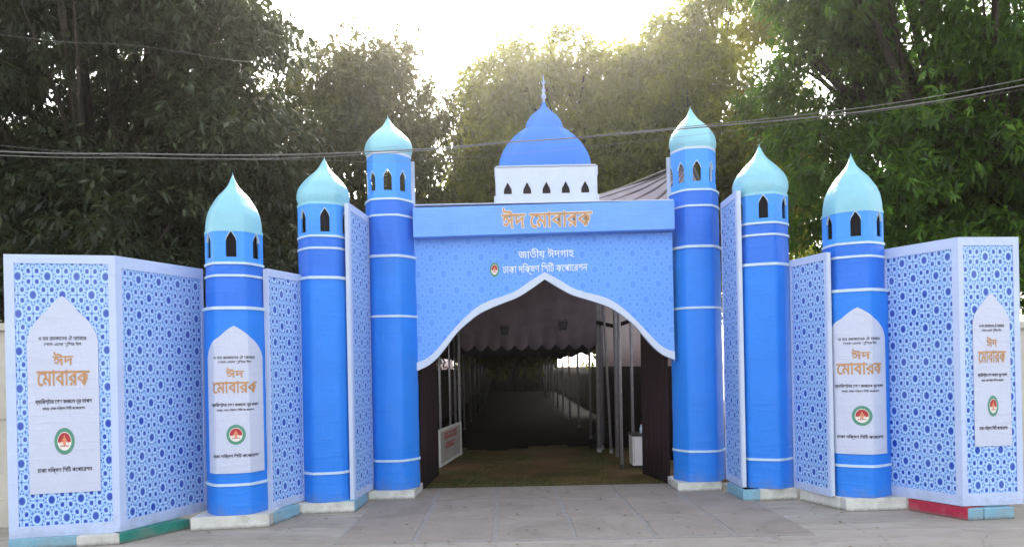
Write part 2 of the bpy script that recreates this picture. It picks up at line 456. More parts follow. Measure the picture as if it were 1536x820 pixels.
# ------------------------------------------------------------------ ground
g = MB(); g.quad([(-400, -60, 0), (400, -60, 0), (400, 700, 0), (-400, 700, 0)])
gr = obj('ground', g, M['asphalt']); gr['kind'] = 'structure'
g = MB()
nx, ny = 60, 60
for i in range(nx):
    for j in range(ny):
        x0, x1 = -9 + 20*i/nx, -9 + 20*(i+1)/nx; y0, y1 = 12.45 + 48*j/ny, 12.45 + 48*(j+1)/ny
        h = lambda x, y: .006 + .012 * (sin(x*2.1+y*.7) * sin(y*1.7-x) + 1) * min(1, (y-12.45)/.6)
        g.quad([(x0,y0,h(x0,y0)),(x1,y0,h(x1,y0)),(x1,y1,h(x1,y1)),(x0,y1,h(x0,y1))])
lw = obj('lawn', g, M['lawn'], smooth=True); lw['kind'] = 'structure'
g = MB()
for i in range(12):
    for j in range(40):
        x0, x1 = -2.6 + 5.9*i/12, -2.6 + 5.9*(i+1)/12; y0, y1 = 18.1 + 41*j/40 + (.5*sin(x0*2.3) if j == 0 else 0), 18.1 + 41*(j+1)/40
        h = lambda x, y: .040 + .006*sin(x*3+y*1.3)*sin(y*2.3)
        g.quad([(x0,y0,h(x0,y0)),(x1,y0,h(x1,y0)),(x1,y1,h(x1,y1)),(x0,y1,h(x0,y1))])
cp = obj('floor_shade_sheet', g, plain('floor_shade_black', (.007, .004, .006), 1.0, .3, 3, spec=.02), smooth=True, org=(0, 17.35, 0)); g = None  # near-black sheet added to paint the tent's deep shade onto the floor
cp.data.transform(__import__('mathutils').Matrix.Identity(4)); cp['label'] = 'dark sheet added for the deep shade on the tent passage floor'; cp['category'] = 'shade sheet'
# grass blades just inside the gate
n = 16000
bx = NP.uniform(-1.9, 2.9, n); by = 12.5 + NP.random(n)**1.4 * 6
hh = NP.uniform(.012, .045, n); an = NP.uniform(0, pi, n)
V = np.zeros((n, 3, 3))
V[:, 0] = np.stack([bx - .006*np.cos(an), by - .006*np.sin(an), np.full(n, .004)], 1)
V[:, 1] = np.stack([bx + .006*np.cos(an), by + .006*np.sin(an), np.full(n, .004)], 1)
V[:, 2] = np.stack([bx + NP.normal(0, .012, n), by + NP.normal(0, .012, n), hh], 1)
me = bpy.data.meshes.new('grass'); me.from_pydata(V.reshape(-1, 3).tolist(), [], [(3*i, 3*i+1, 3*i+2) for i in range(n)])
me.materials.append(M['grassblade'])
go = bpy.data.objects.new('grass', me); COL.objects.link(go)
tag(go, 'short trodden grass growing inside the tent passage', 'grass', kind='stuff')

# forecourt of cast slabs with recessed joints in front of the opening
fc = MB(); fc.box(-2.1, 3.45, 8.55, 12.42, .0, .008)
fo = obj('forecourt', fc, M['mortar']); fo['kind'] = 'structure'
sx = [-2.1 + .93*k for k in range(7)]; sy = [8.6, 9.86, 11.12, 12.40]
sm = MB().box(-.43, .43, -.595, .595, 0, .020)
sme = mesh('paving_slab', sm, M['slab'])
for i in range(6):
    for j in range(3):
        o = bpy.data.objects.new('paving_slab', sme); COL.objects.link(o); o.parent = fo
        o.location = ((sx[i]+sx[i+1])/2 - .02*j + RNG.uniform(-.01, .01), (sy[j]+sy[j+1])/2, RNG.uniform(-.008, -.003))
        o.rotation_euler = (RNG.uniform(-.002, .002), RNG.uniform(-.002, .002), RNG.uniform(-.006, .006))

# ------------------------------------------------------------------ plinth blocks
def plinth(pts, h, mat, label, name='plinth_block', joints=()):
    """block whose footprint is the polygon pts (counter-clockwise)"""
    cx = sum(p[0] for p in pts)/len(pts); cy = sum(p[1] for p in pts)/len(pts)
    mb = MB(); k = len(pts)
    mb.v = [(x, y, 0) for x, y in pts] + [(x, y, h) for x, y in pts]
    mb.f = [tuple(range(k))[::-1], tuple(range(k, 2*k))] + [(i, (i+1) % k, k+(i+1) % k, k+i) for i in range(k)]
    o = obj(name, mb, M[mat], org=(cx, cy, 0)); bevel(o, .008)
    tag(o, label, 'plinth', 'painted plinth blocks under the gate')
    return o
def beam(a, b, d, h, mat, label):
    """straight plinth from a to b (front edge), depth d behind it"""
    A, B = Vector((*a, 0)), Vector((*b, 0)); t = (B - A).normalized(); n = Vector((-t.y, t.x, 0))
    p = [A, B, B + n*d, A + n*d]
    return plinth([(q.x, q.y) for q in p], h, mat, label)

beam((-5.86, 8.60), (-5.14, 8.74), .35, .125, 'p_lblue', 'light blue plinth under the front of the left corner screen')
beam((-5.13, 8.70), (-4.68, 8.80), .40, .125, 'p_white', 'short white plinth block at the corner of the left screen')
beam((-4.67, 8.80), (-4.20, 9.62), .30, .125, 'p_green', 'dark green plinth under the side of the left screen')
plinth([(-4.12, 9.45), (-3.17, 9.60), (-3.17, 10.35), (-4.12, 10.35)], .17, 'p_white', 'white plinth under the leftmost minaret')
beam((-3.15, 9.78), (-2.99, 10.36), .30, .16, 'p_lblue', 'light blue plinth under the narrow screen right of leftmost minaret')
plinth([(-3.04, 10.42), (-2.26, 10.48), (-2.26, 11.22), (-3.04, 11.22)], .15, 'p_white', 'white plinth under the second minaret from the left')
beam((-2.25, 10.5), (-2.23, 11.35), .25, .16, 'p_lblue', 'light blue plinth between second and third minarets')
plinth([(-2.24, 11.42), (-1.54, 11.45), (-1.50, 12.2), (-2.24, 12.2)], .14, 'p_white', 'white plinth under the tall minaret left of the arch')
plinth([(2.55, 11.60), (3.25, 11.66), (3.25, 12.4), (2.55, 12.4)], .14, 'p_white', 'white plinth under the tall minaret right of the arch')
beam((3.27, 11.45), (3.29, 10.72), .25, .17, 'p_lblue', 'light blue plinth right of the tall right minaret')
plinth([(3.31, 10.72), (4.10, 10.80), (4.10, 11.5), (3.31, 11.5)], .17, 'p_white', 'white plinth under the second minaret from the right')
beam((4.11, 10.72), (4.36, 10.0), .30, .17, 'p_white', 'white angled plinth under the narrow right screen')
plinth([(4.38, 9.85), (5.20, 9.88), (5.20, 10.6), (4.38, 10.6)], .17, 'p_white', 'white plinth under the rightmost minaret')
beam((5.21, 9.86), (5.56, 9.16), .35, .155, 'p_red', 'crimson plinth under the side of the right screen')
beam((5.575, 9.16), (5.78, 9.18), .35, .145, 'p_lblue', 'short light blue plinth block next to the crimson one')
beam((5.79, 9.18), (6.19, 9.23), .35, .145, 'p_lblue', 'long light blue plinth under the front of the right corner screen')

# dry leaves and grit blown over the forecourt
n = 260
lx = np.concatenate([NP.uniform(-5, 6.5, 120), NP.normal(0.5, 2.6, 140)]); ly = np.concatenate([NP.uniform(7.2, 12.2, 120), NP.uniform(8.0, 13.2, 140)])
V = []
for a_, b_ in zip(lx, ly):
    t0 = NP.uniform(0, 2*pi); L_ = NP.uniform(.012, .042); W_ = L_*NP.uniform(.25, .5); z_ = .022 + (0.006 if b_ > 12.4 else 0)
    for (p_, q_, h_) in ((-L_, 0, .001), (0, -W_, .006), (L_, 0, .009), (0, W_, .002)):
        V.append((a_ + p_*cos(t0) - q_*sin(t0), b_ + p_*sin(t0) + q_*cos(t0), z_ + h_))
me = bpy.data.meshes.new('leaf_litter'); me.from_pydata(V, [], [(4*i, 4*i+1, 4*i+2, 4*i+3) for i in range(len(V)//4)])
me.materials.append(plain('dry_leaf', (.12, .08, .04), .8, .5, 2))
go = bpy.data.objects.new('leaf_litter', me); COL.objects.link(go)
tag(go, 'scattered dry leaves and grit on the pavement', 'litter', kind='stuff')

# ------------------------------------------------------------------ patterned screens
def screen_panel(root, a, b, z0, z1, border=(.10, .10, .11, .11), uvo=(0, 0), thick=.06, pat='screen'):
    """one printed face from a to b, seen from the side where a is left; returns its mapper"""
    A, B = Vector((*a, 0)), Vector((*b, 0)); L = (B-A).length; t = (B-A)/L; n = Vector((t.y, -t.x, 0))
    P = lambda u, z, off=0.0: A + t*u + n*off + Vector((0, 0, z))
    mb = MB()
    mb.quad([P(0, z0), P(L, z0), P(L, z1), P(0, z1)], [(uvo[0], z0+uvo[1]), (L+uvo[0], z0+uvo[1]), (L+uvo[0], z1+uvo[1]), (uvo[0], z1+uvo[1])])
    obj('printed_face', mb, M[pat], root)
    mb = MB().obox(P(0, z0, -thick), t*L, n*(thick-.004), (0, 0, z1-z0)); obj('backing_panel', mb, M['white'], root)
    l, r, bo, to = border
    for (u0, u1, w0, w1, nm) in ((-.004, l, z0-.003, z1+.003, 'side_border'), (L-r, L+.004, z0-.003, z1+.003, 'side_border'), (l, L-r, z0-.003, z0+bo, 'bottom_border'), (l, L-r, z1-to, z1+.003, 'top_border')):
        mb = MB().obox(P(u0, w0, .0006), t*(u1-u0), n*.009, (0, 0, w1-w0)); obj(nm, mb, M['border'], root)
    return P, L

# left corner screen
LA, LB, LC = (-5.86, 8.63), (-4.72, 8.90), (-4.215, 10.20)
r = thing('corner_screen', 'blue star patterned corner screen with inscription, at the far left', 'screen', (-5.0, 9.1, 0), 'corner screens at the ends of the gate')
P, L = screen_panel(r, LA, LB, .13, 3.42, uvo=(.02, .1), border=(.10, .075, .13, .10))
inscription(P, L*.51, .375, .63, 2.42, 2.94, .014, r)
screen_panel(r, LB, LC, .13, 3.42, uvo=(.13, .1), border=(.085, .04, .13, .14))
# right corner screen
RA, RB, RC = (5.085, 10.12), (5.545, 9.22), (6.345, 9.30)
r = thing('corner_screen', 'blue star patterned corner screen with inscription, at the far right', 'screen', (5.7, 9.6, 0), 'corner screens at the ends of the gate')
screen_panel(r, RA, RB, .17, 3.49, uvo=(.05, .22), border=(.03, .075, .13, .13))
P, L = screen_panel(r, RB, RC, .17, 3.49, uvo=(.10, .02), border=(.065, .075, .15, .10))
inscription(P, L*.52, .245, .90, 2.44, 2.80, .014, r)
# narrow screens
r = thing('narrow_screen', 'narrow patterned screen between the two leftmost minarets', 'screen', (-3.1, 10.2, 0), 'narrow patterned screens between minarets')
screen_panel(r, (-3.235, 9.90), (-2.99, 10.62), .17, 3.37, border=(.03, .03, .10, .10))
r = thing('narrow_screen', 'tall narrow patterned screen left of the tall left minaret', 'screen', (-2.25, 11, 0), 'narrow patterned screens between minarets')
screen_panel(r, (-2.285, 10.62), (-2.195, 11.60), .16, 4.38, border=(.07, .03, .10, .10), uvo=(.1, .2))
r = thing('narrow_screen', 'tall narrow patterned screen right of the tall right minaret', 'screen', (3.3, 11.2, 0), 'narrow patterned screens between minarets')
screen_panel(r, (3.335, 11.70), (3.325, 10.86), .18, 4.50, border=(.03, .07, .10, .10), uvo=(.1, .1))
r = thing('narrow_screen', 'narrow patterned screen between the two rightmost minarets', 'screen', (4.2, 10.5, 0), 'narrow patterned screens between minarets')
screen_panel(r, (4.075, 10.83), (4.275, 10.05), .17, 3.46, border=(.03, .05, .10, .10), uvo=(.02, .2))

# ------------------------------------------------------------------ minarets
def prof(th, rot):
    n = 6; loc = ((th - rot + pi/n) % (2*pi/n)) - pi/n
    return .45 + .55 * (cos(pi/n) / cos(loc)) * 1.07
ONION = [(.95, .0), (.99, .06), (1.02, .12), (1.025, .18), (1.01, .25), (.97, .33), (.90, .40), (.80, .47), (.68, .54), (.55, .61), (.42, .67), (.30, .73), (.215, .79), (.145, .85), (.07, .93), (.0, 1.0)]
HELM = [(1.0, .0), (1.0, .08), (.985, .15), (.955, .24), (.91, .32), (.84, .40), (.74, .48), (.645, .55), (.54, .62), (.43, .67), (.33, .72), (.24, .77), (.165, .82), (.09, .90), (.04, .955), (0, 1)]
def minaret(label, cx, cy, R, z, nwin, wrot, frot, dome, see=False, banner=None, base=0.15, tipdx=0.0, up=.915, dw=.90):
    R = R * .97
    r = thing('minaret', label, 'minaret', (cx, cy, base), 'blue minarets of the gate')
    N = 64
    def ring(rad, zz, n=N, rot=frot):
        return [(cx + rad*prof(t, rot)*sin(t), cy - rad*prof(t, rot)*cos(t), zz) for t in [2*pi*k/n for k in range(n+1)]]
    def tube(r0, r1, z0, z1, mat, name):
        mb = MB(); K = 10; rows = []
        for k in range(K+1):
            f = k / K; zz = z0 + (z1-z0)*f; rr = r0 + (r1-r0)*f + .003*sin(zz*9 + cx*7)
            rows.append(ring(rr, zz))
        for a, b in zip(rows, rows[1:]): mb.strip(a, b)
        return obj(name, mb, M[mat], r, smooth=True)
    def band(rad, zz, h=.034):
        mb = MB(); ri, ro = rad - .012, rad + .014
        a, b, c, d = ring(ri, zz-h/2), ring(ro, zz-h/2), ring(ro, zz+h/2), ring(ri, zz+h/2)
        mb.strip(a, b); mb.strip(b, c); mb.strip(c, d)
        return obj('white_band', mb, M['piping'], r)
    Ru = R * up
    Rl = R * (.875 if see else up)          # lantern radius
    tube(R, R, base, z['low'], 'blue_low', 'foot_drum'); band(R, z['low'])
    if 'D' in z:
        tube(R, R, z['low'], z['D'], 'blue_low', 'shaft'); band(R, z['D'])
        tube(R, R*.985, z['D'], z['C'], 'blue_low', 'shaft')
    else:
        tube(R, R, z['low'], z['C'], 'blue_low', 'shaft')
    band(R, z['C'], .04)
    # lid where the shaft steps in
    mb = MB().strip(ring(Ru-.02, z['C']+.012), ring(R, z['C']+.012)); obj('shoulder', mb, M['piping'], r)
    tube(Ru, Ru, z['C'], z['B'], 'blue_mid', 'collar'); band(Ru, z['B'], .03)
    tube(Ru, Ru, z['B'], z['A'], 'blue_mid', 'collar'); band(Ru, z['A'], .03)
    # lantern with pointed window openings
    zt = z['base']; K = nwin * 24; hw = .068 / Rl; w0, w1 = z['w0'], z['w1']; ws = w1 - (w1-w0)*.36
    def wtop(t):
        s = ((t - wrot + pi/nwin) % (2*pi/nwin)) - pi/nwin
        if abs(s) >= hw: return None
        a = abs(s)/hw
        return ws + (w1-ws)*(.62*sqrt(max(0, 1-a*a)) + .38*(1-min(1, a*1.6)))
    ts = []
    for k in range(nwin):
        c = wrot + 2*pi*k/nwin
        ts += [c - hw + 2*hw*j/12 for j in range(13)] + [c + hw + (2*pi/nwin - 2*hw)*j/10 for j in range(1, 10)]
    ts.append(wrot + 2*pi)
    ts[-1] = wrot - hw + 2*pi
    mb = MB(); trs = [MB() for _ in range(nwin)]
    pt = lambda t, rr, zz: (cx + rr*prof(t, frot)*sin(t), cy - rr*prof(t, frot)*cos(t), zz)
    Ri = Rl - .022
    for a, b in zip(ts, ts[1:]):
        m = (a+b)/2
        if see and cos(m) < -.1: continue
        tr = trs[int(round((m-wrot)/(2*pi/nwin))) % nwin]; inside = wtop(m) is not None
        if not inside:
            for (q, o) in ((Rl, 1), (Ri, -1)):
                mb.quad([pt(a, q, z['A']), pt(b, q, z['A']), pt(b, q, zt), pt(a, q, zt)][::o])
        else:
            ta = wtop(a+1e-6) or wtop(m) if a < m else ws; 
            ta = wtop(a + 1e-5) if wtop(a + 1e-5) is not None else ws
            tb = wtop(b - 1e-5) if wtop(b - 1e-5) is not None else ws
            for (q, o) in ((Rl, 1), (Ri, -1)):
                mb.quad([pt(a, q, z['A']), pt(b, q, z['A']), pt(b, q, w0), pt(a, q, w0)][::o])
                mb.quad([pt(a, q, ta), pt(b, q, tb), pt(b, q, zt), pt(a, q, zt)][::o])
            mb.quad([pt(a, Rl, w0), pt(b, Rl, w0), pt(b, Ri, w0), pt(a, Ri, w0)])
            tr.quad([pt(a, Ri, ta), pt(b, Ri, tb), pt(b, Rl+.004, tb), pt(a, Rl+.004, ta)])
            tr.quad([pt(a, Rl+.004, ta), pt(b, Rl+.004, tb), pt(b, Rl+.004, tb+.014), pt(a, Rl+.004, ta+.014)])
    for k in range(nwin):
        for sgn in (-1, 1):
            t = wrot + 2*pi*k/nwin + sgn*hw
            if see and cos(t) < -.1: continue
            mb.quad([pt(t, Rl, w0), pt(t, Ri, w0), pt(t, Ri, ws), pt(t, Rl, ws)])
    obj('window_ring', mb, M['blue_top'], r)
    for q in [q for q in trs if q.f]: obj('window_trim', q, M['piping'], r)
    if not see:
        mb = MB(); mb.strip(ring(Ri-.05, z['A'], 24), ring(Ri-.05, zt, 24)); obj('interior_shade', mb, M['dark'], r)  # black shell added so the windows look into a shaded interior
    mb = MB()
    rb = ring(Rl*1.015, zt-.03); rc = ring(Rl*1.015, zt+.006); mb.strip(rb, rc); mb.strip(ring(Rl*.8, zt-.03), rb); mb.strip(rc, ring(Rl*.8, zt+.006))
    obj('cornice', mb, M['white'] if see else M['cyan'], r)
    # dome
    mb = MB(); H = z['tip'] - zt; rows = []
    pr = []
    for (a, b), (c, d) in zip(dome, dome[1:]):
        for j in range(3): f = j/3; pr.append((a+(c-a)*f, b+(d-b)*f))
    pr.append(dome[-1])
    # smooth the sampled outline
    for _ in range(2):
        pr = [pr[0]] + [((pr[i-1][0]+2*pr[i][0]+pr[i+1][0])/4, (pr[i-1][1]+2*pr[i][1]+pr[i+1][1])/4) for i in range(1, len(pr)-1)] + [pr[-1]]
    for a, b in pr:
        rr = max(.002, a*R*dw); f = b*b*tipdx
        rows.append([(x+f, y, zz) for x, y, zz in ring(rr, zt + .006 + H*b)])
    for a, b in zip(rows, rows[1:]): mb.strip(a, b)
    obj('onion_dome', mb, M['cyan'], r, smooth=True)
    mb = MB(); mb.tube([(cx+tipdx, cy, z['tip']-.03), (cx+tipdx, cy, z['tip']+.03)], [.008, .003], 6); obj('dome_tip', mb, M['cyan'], r)
    if see:   # thin white back frame standing behind the top of the shaft
        mb = MB(); wq = R*.90; yb = cy + R*.45
        for sx_ in (-1, 1): mb.box(cx+sx_*wq-.03, cx+sx_*wq+.03, yb, yb+.03, z['C']-.2, zt-.02)
        mb.box(cx-wq+.03, cx+wq-.03, yb, yb+.03, zt-.10, zt-.02)
        obj('back_frame', mb, M['white'], r)
    if banner:
        tc_, b0, bs, b1, tsh = banner
        def P(u, zz, off=0.0):
            t = tc_ + u / R; rr = (R + off) * prof(t, frot)
            return (cx + rr*sin(t), cy - rr*cos(t), zz)
        inscription(P, 0, R*1.04, b0, bs, b1, .016, r, .93, tsh)
    return r
minaret('leftmost minaret, pale cyan pointed dome and white inscription board', -3.67, 9.92, .40,
        dict(tip=4.63, base=3.85, w1=3.82, w0=3.49, A=3.41, B=3.25, C=2.83, low=.56), 6, radians(14), radians(10), HELM,
        banner=(radians(17), .71, 2.20, 2.60, 0.0), base=.172)
minaret('plain minaret with bulging cyan dome, second from the left', -2.695, 10.82, .395,
        dict(tip=5.08, base=4.38, w1=4.29, w0=3.96, A=3.90, B=3.73, C=3.31, low=.56), 6, radians(17), radians(12), ONION, base=.152, tipdx=.03, dw=.925)
minaret('tall minaret standing directly left of the arch opening', -1.895, 11.84, .405,
        dict(tip=6.0, base=5.36, w1=5.09, w0=4.77, A=4.63, B=4.38, C=3.75, D=2.82, low=.59), 8, radians(5), radians(-4), ONION, see=True, base=.142, up=.955, dw=.935)
minaret('tall minaret standing directly right of the arch opening', 2.99, 12.03, .41,
        dict(tip=6.12, base=5.40, w1=5.18, w0=4.86, A=4.72, B=4.47, C=3.83, D=2.87, low=.62), 8, radians(-4), radians(-3), ONION, see=True, base=.142, tipdx=-.03, up=.955, dw=.90)
minaret('plain minaret with bulging cyan dome, second from the right', 3.755, 11.12, .415,
        dict(tip=5.22, base=4.45, w1=4.41, w0=4.08, A=4.01, B=3.84, C=3.41, low=.59), 6, radians(-12), radians(-20), ONION, base=.172, up=.93, dw=.945)
minaret('rightmost minaret, pale cyan pointed dome and white inscription board', 4.73, 10.27, .42,
        dict(tip=4.82, base=4.01, w1=3.98, w0=3.65, A=3.56, B=3.38, C=2.93, low=.59), 6, radians(-18), radians(-27), HELM,
        banner=(radians(-19), .75, 2.30, 2.70, .07), base=.172)

# ------------------------------------------------------------------ central gate
GY = 11.80; GX = .545
gate = thing('festival_gate', 'blue arched gate front with header, gold lettering and central dome', 'gate', (GX, GY, 0))
outer = [(0, 3.49), (.24, 3.35), (.45, 3.215), (.65, 3.14), (.86, 3.08), (1.06, 2.99), (1.27, 2.83), (1.48, 2.62), (1.69, 2.38), (1.80, 2.27), (1.92, 2.19), (2.03, 2.15), (2.10, 2.125)]
inner = [(0, 3.375), (.22, 3.23), (.43, 3.11), (.64, 3.035), (.85, 2.96), (1.05, 2.87), (1.27, 2.71), (1.43, 2.56), (1.58, 2.37), (1.73, 2.20), (1.87, 2.09), (2.03, 2.02), (2.10, 1.99)]
def dense(pts, k=4):          # Catmull-Rom resampling
    out = []
    p = [(-pts[1][0], pts[1][1])] + pts + [(2*pts[-1][0]-pts[-2][0], 2*pts[-1][1]-pts[-2][1])]
    p[0] = (2*pts[0][0]-pts[1][0], 2*pts[0][1]-pts[1][1])
    for i in range(1, len(p)-2):
        for j in range(k):
            t = j/k; q = []
            for c in (0, 1):
                a, b, cc, d = p[i-1][c], p[i][c], p[i+1][c], p[i+2][c]
                q.append(.5*((2*b) + (-a+cc)*t + (2*a-5*b+4*cc-d)*t*t + (-a+3*b-3*cc+d)*t**3))
            out.append(tuple(q))
    out.append(pts[-1]); return out
def mirror(pts): return [(-x, z) for x, z in pts[::-1]] + pts[1:]
OU, IN = mirror(dense(outer)), mirror(dense(inner))
OU = [(min(x, 2.035), z) for x, z in OU]; IN = [(min(x, 2.035), z) for x, z in IN]
tilt = lambda x: .022 * x     # the front leans up slightly to the right
mb = MB()
for (x0, z0), (x1, z1) in zip(OU, OU[1:]):
    zt = 4.08
    mb.quad([(GX+x0, GY, z0+tilt(x0)), (GX+x1, GY, z1+tilt(x1)), (GX+x1, GY, zt), (GX+x0, GY, zt)], [(x0, z0), (x1, z1), (x1, zt), (x0, zt)])
obj('arch_panel', mb, M['arch'], gate)
mb = MB()
for (x0, z0), (x1, z1) in zip(OU, OU[1:]):
    mb.quad([(GX+x1, GY+.05, z1-.03+tilt(x1)), (GX+x0, GY+.05, z0-.03+tilt(x0)), (GX+x0, GY+.05, 4.08), (GX+x1, GY+.05, 4.08)])
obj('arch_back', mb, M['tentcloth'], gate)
mb = MB()
a = [(GX+x, GY-.022, z+tilt(x)) for x, z in IN]; b = [(GX+x, GY-.022, z+tilt(x)) for x, z in OU]
mb.strip(a, b); mb.strip(b, [(x, y+.04, z) for x, y, z in b]); mb.strip([(x, y+.09, z) for x, y, z in a], a); mb.strip([(x, y+.09, z) for x, y, z in b], [(x, y+.09, z) for x, y, z in a])
obj('arch_trim', mb, M['white'], gate)
mb = MB()
hdr = MB(); x0, x1 = GX-2.045, GX+2.035
for (za, zb, zc, zd) in ((4.045, 4.505, 4.095, 4.545),):
    v = [(x0, GY-.20, za), (x1, GY-.20, zc), (x1, GY+.12, zc), (x0, GY+.12, za), (x0, GY-.20, zb), (x1, GY-.20, zd), (x1, GY+.12, zd), (x0, GY+.12, zb)]
    hdr.v = v; hdr.f = [(0,3,2,1),(4,5,6,7),(0,1,5,4),(1,2,6,5),(2,3,7,6),(3,0,4,7)]
bevel(obj('header_beam', hdr, M['head_blue'], gate), .008)
mb = MB().box(x0+.02, x1-.02, GY-.19, GY+.10, 4.547, 4.56); obj('header_cap', mb, M['white'], gate)
def PG(yoff):
    return lambda u, zz, off=0.0: (GX+u, GY+yoff-off, zz + tilt(u)*.6)
PH = PG(-.204)
obj('header_lettering_outline', text(T_EM, PH, -.655, .745, 4.165, 4.475, .002, .045, dirs=10), M['cream'], gate)
mbt = text(T_EM, PH, -.655, .745, 4.165, 4.475, .006, .014, dirs=6); obj('header_lettering', mbt, M['gold'], gate)
PA = PG(-.004)
obj('title_lettering', text(T_J, PA, -.41, .47, 3.69, 3.87, .002, .012), M['ink_white'], gate)
obj('corporation_lettering', text(T_C, PA, -.66, .68, 3.45, 3.64, .002, .014), M['ink_white'], gate)
emblem(PA, -.79, 3.555, .075, .115, .003, gate)
# drum
DX = GX+.05
def drumtop(x, xs):
    for c in xs:
        s = abs(x-c)/.062
        if s < 1: return 4.75 + .135*(.6*sqrt(1-s*s) + .4*max(0, 1-s*1.7))
    return None
wx = [DX + (-.605, -.302, .0, .302, .605)[k] for k in range(5)]
xs = sorted(set([DX-.775, DX+.775] + [round(c + s*.062, 5) for c in wx for s in [i/6 for i in range(-6, 7)]]))
mb = MB(); yf = GY-.15; trm = MB()
for a, b in zip(xs, xs[1:]):
    m = (a+b)/2; t = drumtop(m, wx)
    if t is None: mb.quad([(a, yf, 4.56), (b, yf, 4.56), (b, yf, 5.115), (a, yf, 5.115)])
    else:
        ta = drumtop(a+1e-4, wx) or 4.75; tb = drumtop(b-1e-4, wx) or 4.75
        mb.quad([(a, yf, 4.56), (b, yf, 4.56), (b, yf, 4.70), (a, yf, 4.70)]); mb.quad([(a, yf, ta), (b, yf, tb), (b, yf, 5.115), (a, yf, 5.115)])
        mb.quad([(a, yf, 4.70), (b, yf, 4.70), (b, yf+.03, 4.70), (a, yf+.03, 4.70)])
        mb.quad([(a, yf+.03, ta), (b, yf+.03, tb), (b, yf, tb), (a, yf, ta)])
obj('dome_drum', mb, M['white'], gate)
mb = MB().box(DX-.773, DX+.773, yf+.03, yf+.75, 4.56, 5.110); obj('drum_inner_shade', mb, M['dark'], gate)  # box coloured black for the shade behind the drum windows
mb = MB()
for s in (-1, 1):
    q = DX + s*.776
    a, b = (q-.02, q) if s < 0 else (q, q+.02)
    mb.box(a, b, yf-.002, yf+.752, 4.56, 5.120); mb.box(min(q, q+s*.045), max(q, q+s*.045), yf-.012, yf+.76, 4.56, 4.67); mb.box(min(q, q+s*.03), max(q, q+s*.03), yf-.012, yf+.76, 4.98, 5.120)
obj('drum_side', mb, M['white'], gate)
mb = MB().box(DX-.78, DX+.78, yf-.014, yf+.76, 5.122, 5.140); obj('drum_cornice', mb, M['white'], gate)
# big dome: faceted, wide front
SH = [(-.62, -.42), (.62, -.42), (1.0, -.05), (.8, .42), (-.8, .42), (-1.0, -.05)]
def dring(hw, zz, k):
    # outline blends from the faceted plan to a rounder one
    out = []
    for i in range(len(SH)):
        a, b = SH[i], SH[(i+1) % len(SH)]
        for j in range(6):
            f = j/6; x = a[0]+(b[0]-a[0])*f; y = a[1]+(b[1]-a[1])*f
            out.append((DX + x*hw, yf + .34 + y*hw*.9, zz))
    out.append(out[0]); return out
dp = [(.735, 5.142), (.742, 5.205), (.725, 5.315), (.69, 5.415), (.635, 5.515), (.56, 5.615), (.475, 5.705), (.395, 5.770), (.325, 5.817)]
dp2 = [(.30, 5.817), (.292, 5.885), (.26, 5.955), (.21, 6.025), (.14, 6.085), (.08, 6.130), (.045, 6.175), (.022, 6.245)]
for nm, d in (('main_dome', dp), ('upper_dome', dp2)):
    mb = MB(); rows = [dring(a, b, 0) for a, b in d]
    for a, b in zip(rows, rows[1:]): mb.strip(a, b)
    o = obj(nm, mb, M['dome_blue'], gate, smooth=True); autosmooth(o, 25)
mb = MB(); fx, fy = DX, yf+.30
pr = [(.022, 6.235), (.018, 6.275), (.035, 6.300), (.042, 6.325), (.030, 6.355), (.014, 6.375), (.026, 6.405), (.028, 6.425), (.012, 6.455), (.010, 6.515), (.016, 6.535), (.006, 6.565), (.003, 6.675)]
mb.tube([(fx, fy, b) for a, b in pr], [a for a, b in pr], 10)
obj('finial', mb, M['finial'], gate, smooth=True)
# crescent on the finial
mb = MB(); K = 14
oc = [(fx + .032*sin(t), fy, 6.555 - .032*cos(t)) for t in [radians(-130 + 260*k/K) for k in range(K+1)]]
ic = [(fx + .024*sin(t), fy, 6.561 - .024*cos(t)) for t in [radians(-140 + 280*k/K) for k in range(K+1)]]
mb.strip([(x, y-.004, z) for x, y, z in oc], [(x, y-.004, z) for x, y, z in ic]); mb.strip([(x, y+.004, z) for x, y, z in ic], [(x, y+.004, z) for x, y, z in oc]); mb.strip([(x, y+.004, z) for x, y, z in oc], [(x, y-.004, z) for x, y, z in oc])
obj('crescent', mb, M['finial'], gate)

# ------------------------------------------------------------------ passage behind the gate
def curtain(label, a, b, z0, z1, mat, amp=.03, waves=14, name='curtain', cat='curtain'):
    A, B = Vector((*a, 0)), Vector((*b, 0)); L = (B-A).length; t = (B-A)/L; n = Vector((-t.y, t.x, 0))
    K = waves*6; rows = []
    for zz in [z0 + (z1-z0)*i/4 for i in range(5)]:
        f = (zz-z0)/(z1-z0)
        rows.append([tuple(A + t*(L*k/K) + n*(amp*(.6+.4*(1-f))*sin(2*pi*waves*k/K + .9*sin(k*.05)) + amp*.5*sin(k*.021+1+f*.6)) + Vector((0, 0, zz))) for k in range(K+1)])
    mb = MB()
    for p, q in zip(rows, rows[1:]): mb.strip(p, q)
    o = obj(name, mb, M[mat], smooth=True, org=(a[0], a[1], z0))
    md = o.modifiers.new('s', 'SOLIDIFY'); md.thickness = .008
    return tag(o, label, cat)
curtain('dark maroon curtain inside the left edge of the arch', (-1.50, 12.25), (-1.40, 13.9), .01, 3.4, 'maroon', .025, 7)
curtain('dark maroon curtain inside the right edge of the arch', (2.60, 12.35), (2.36, 13.45), .01, 3.2, 'maroon', .03, 6)
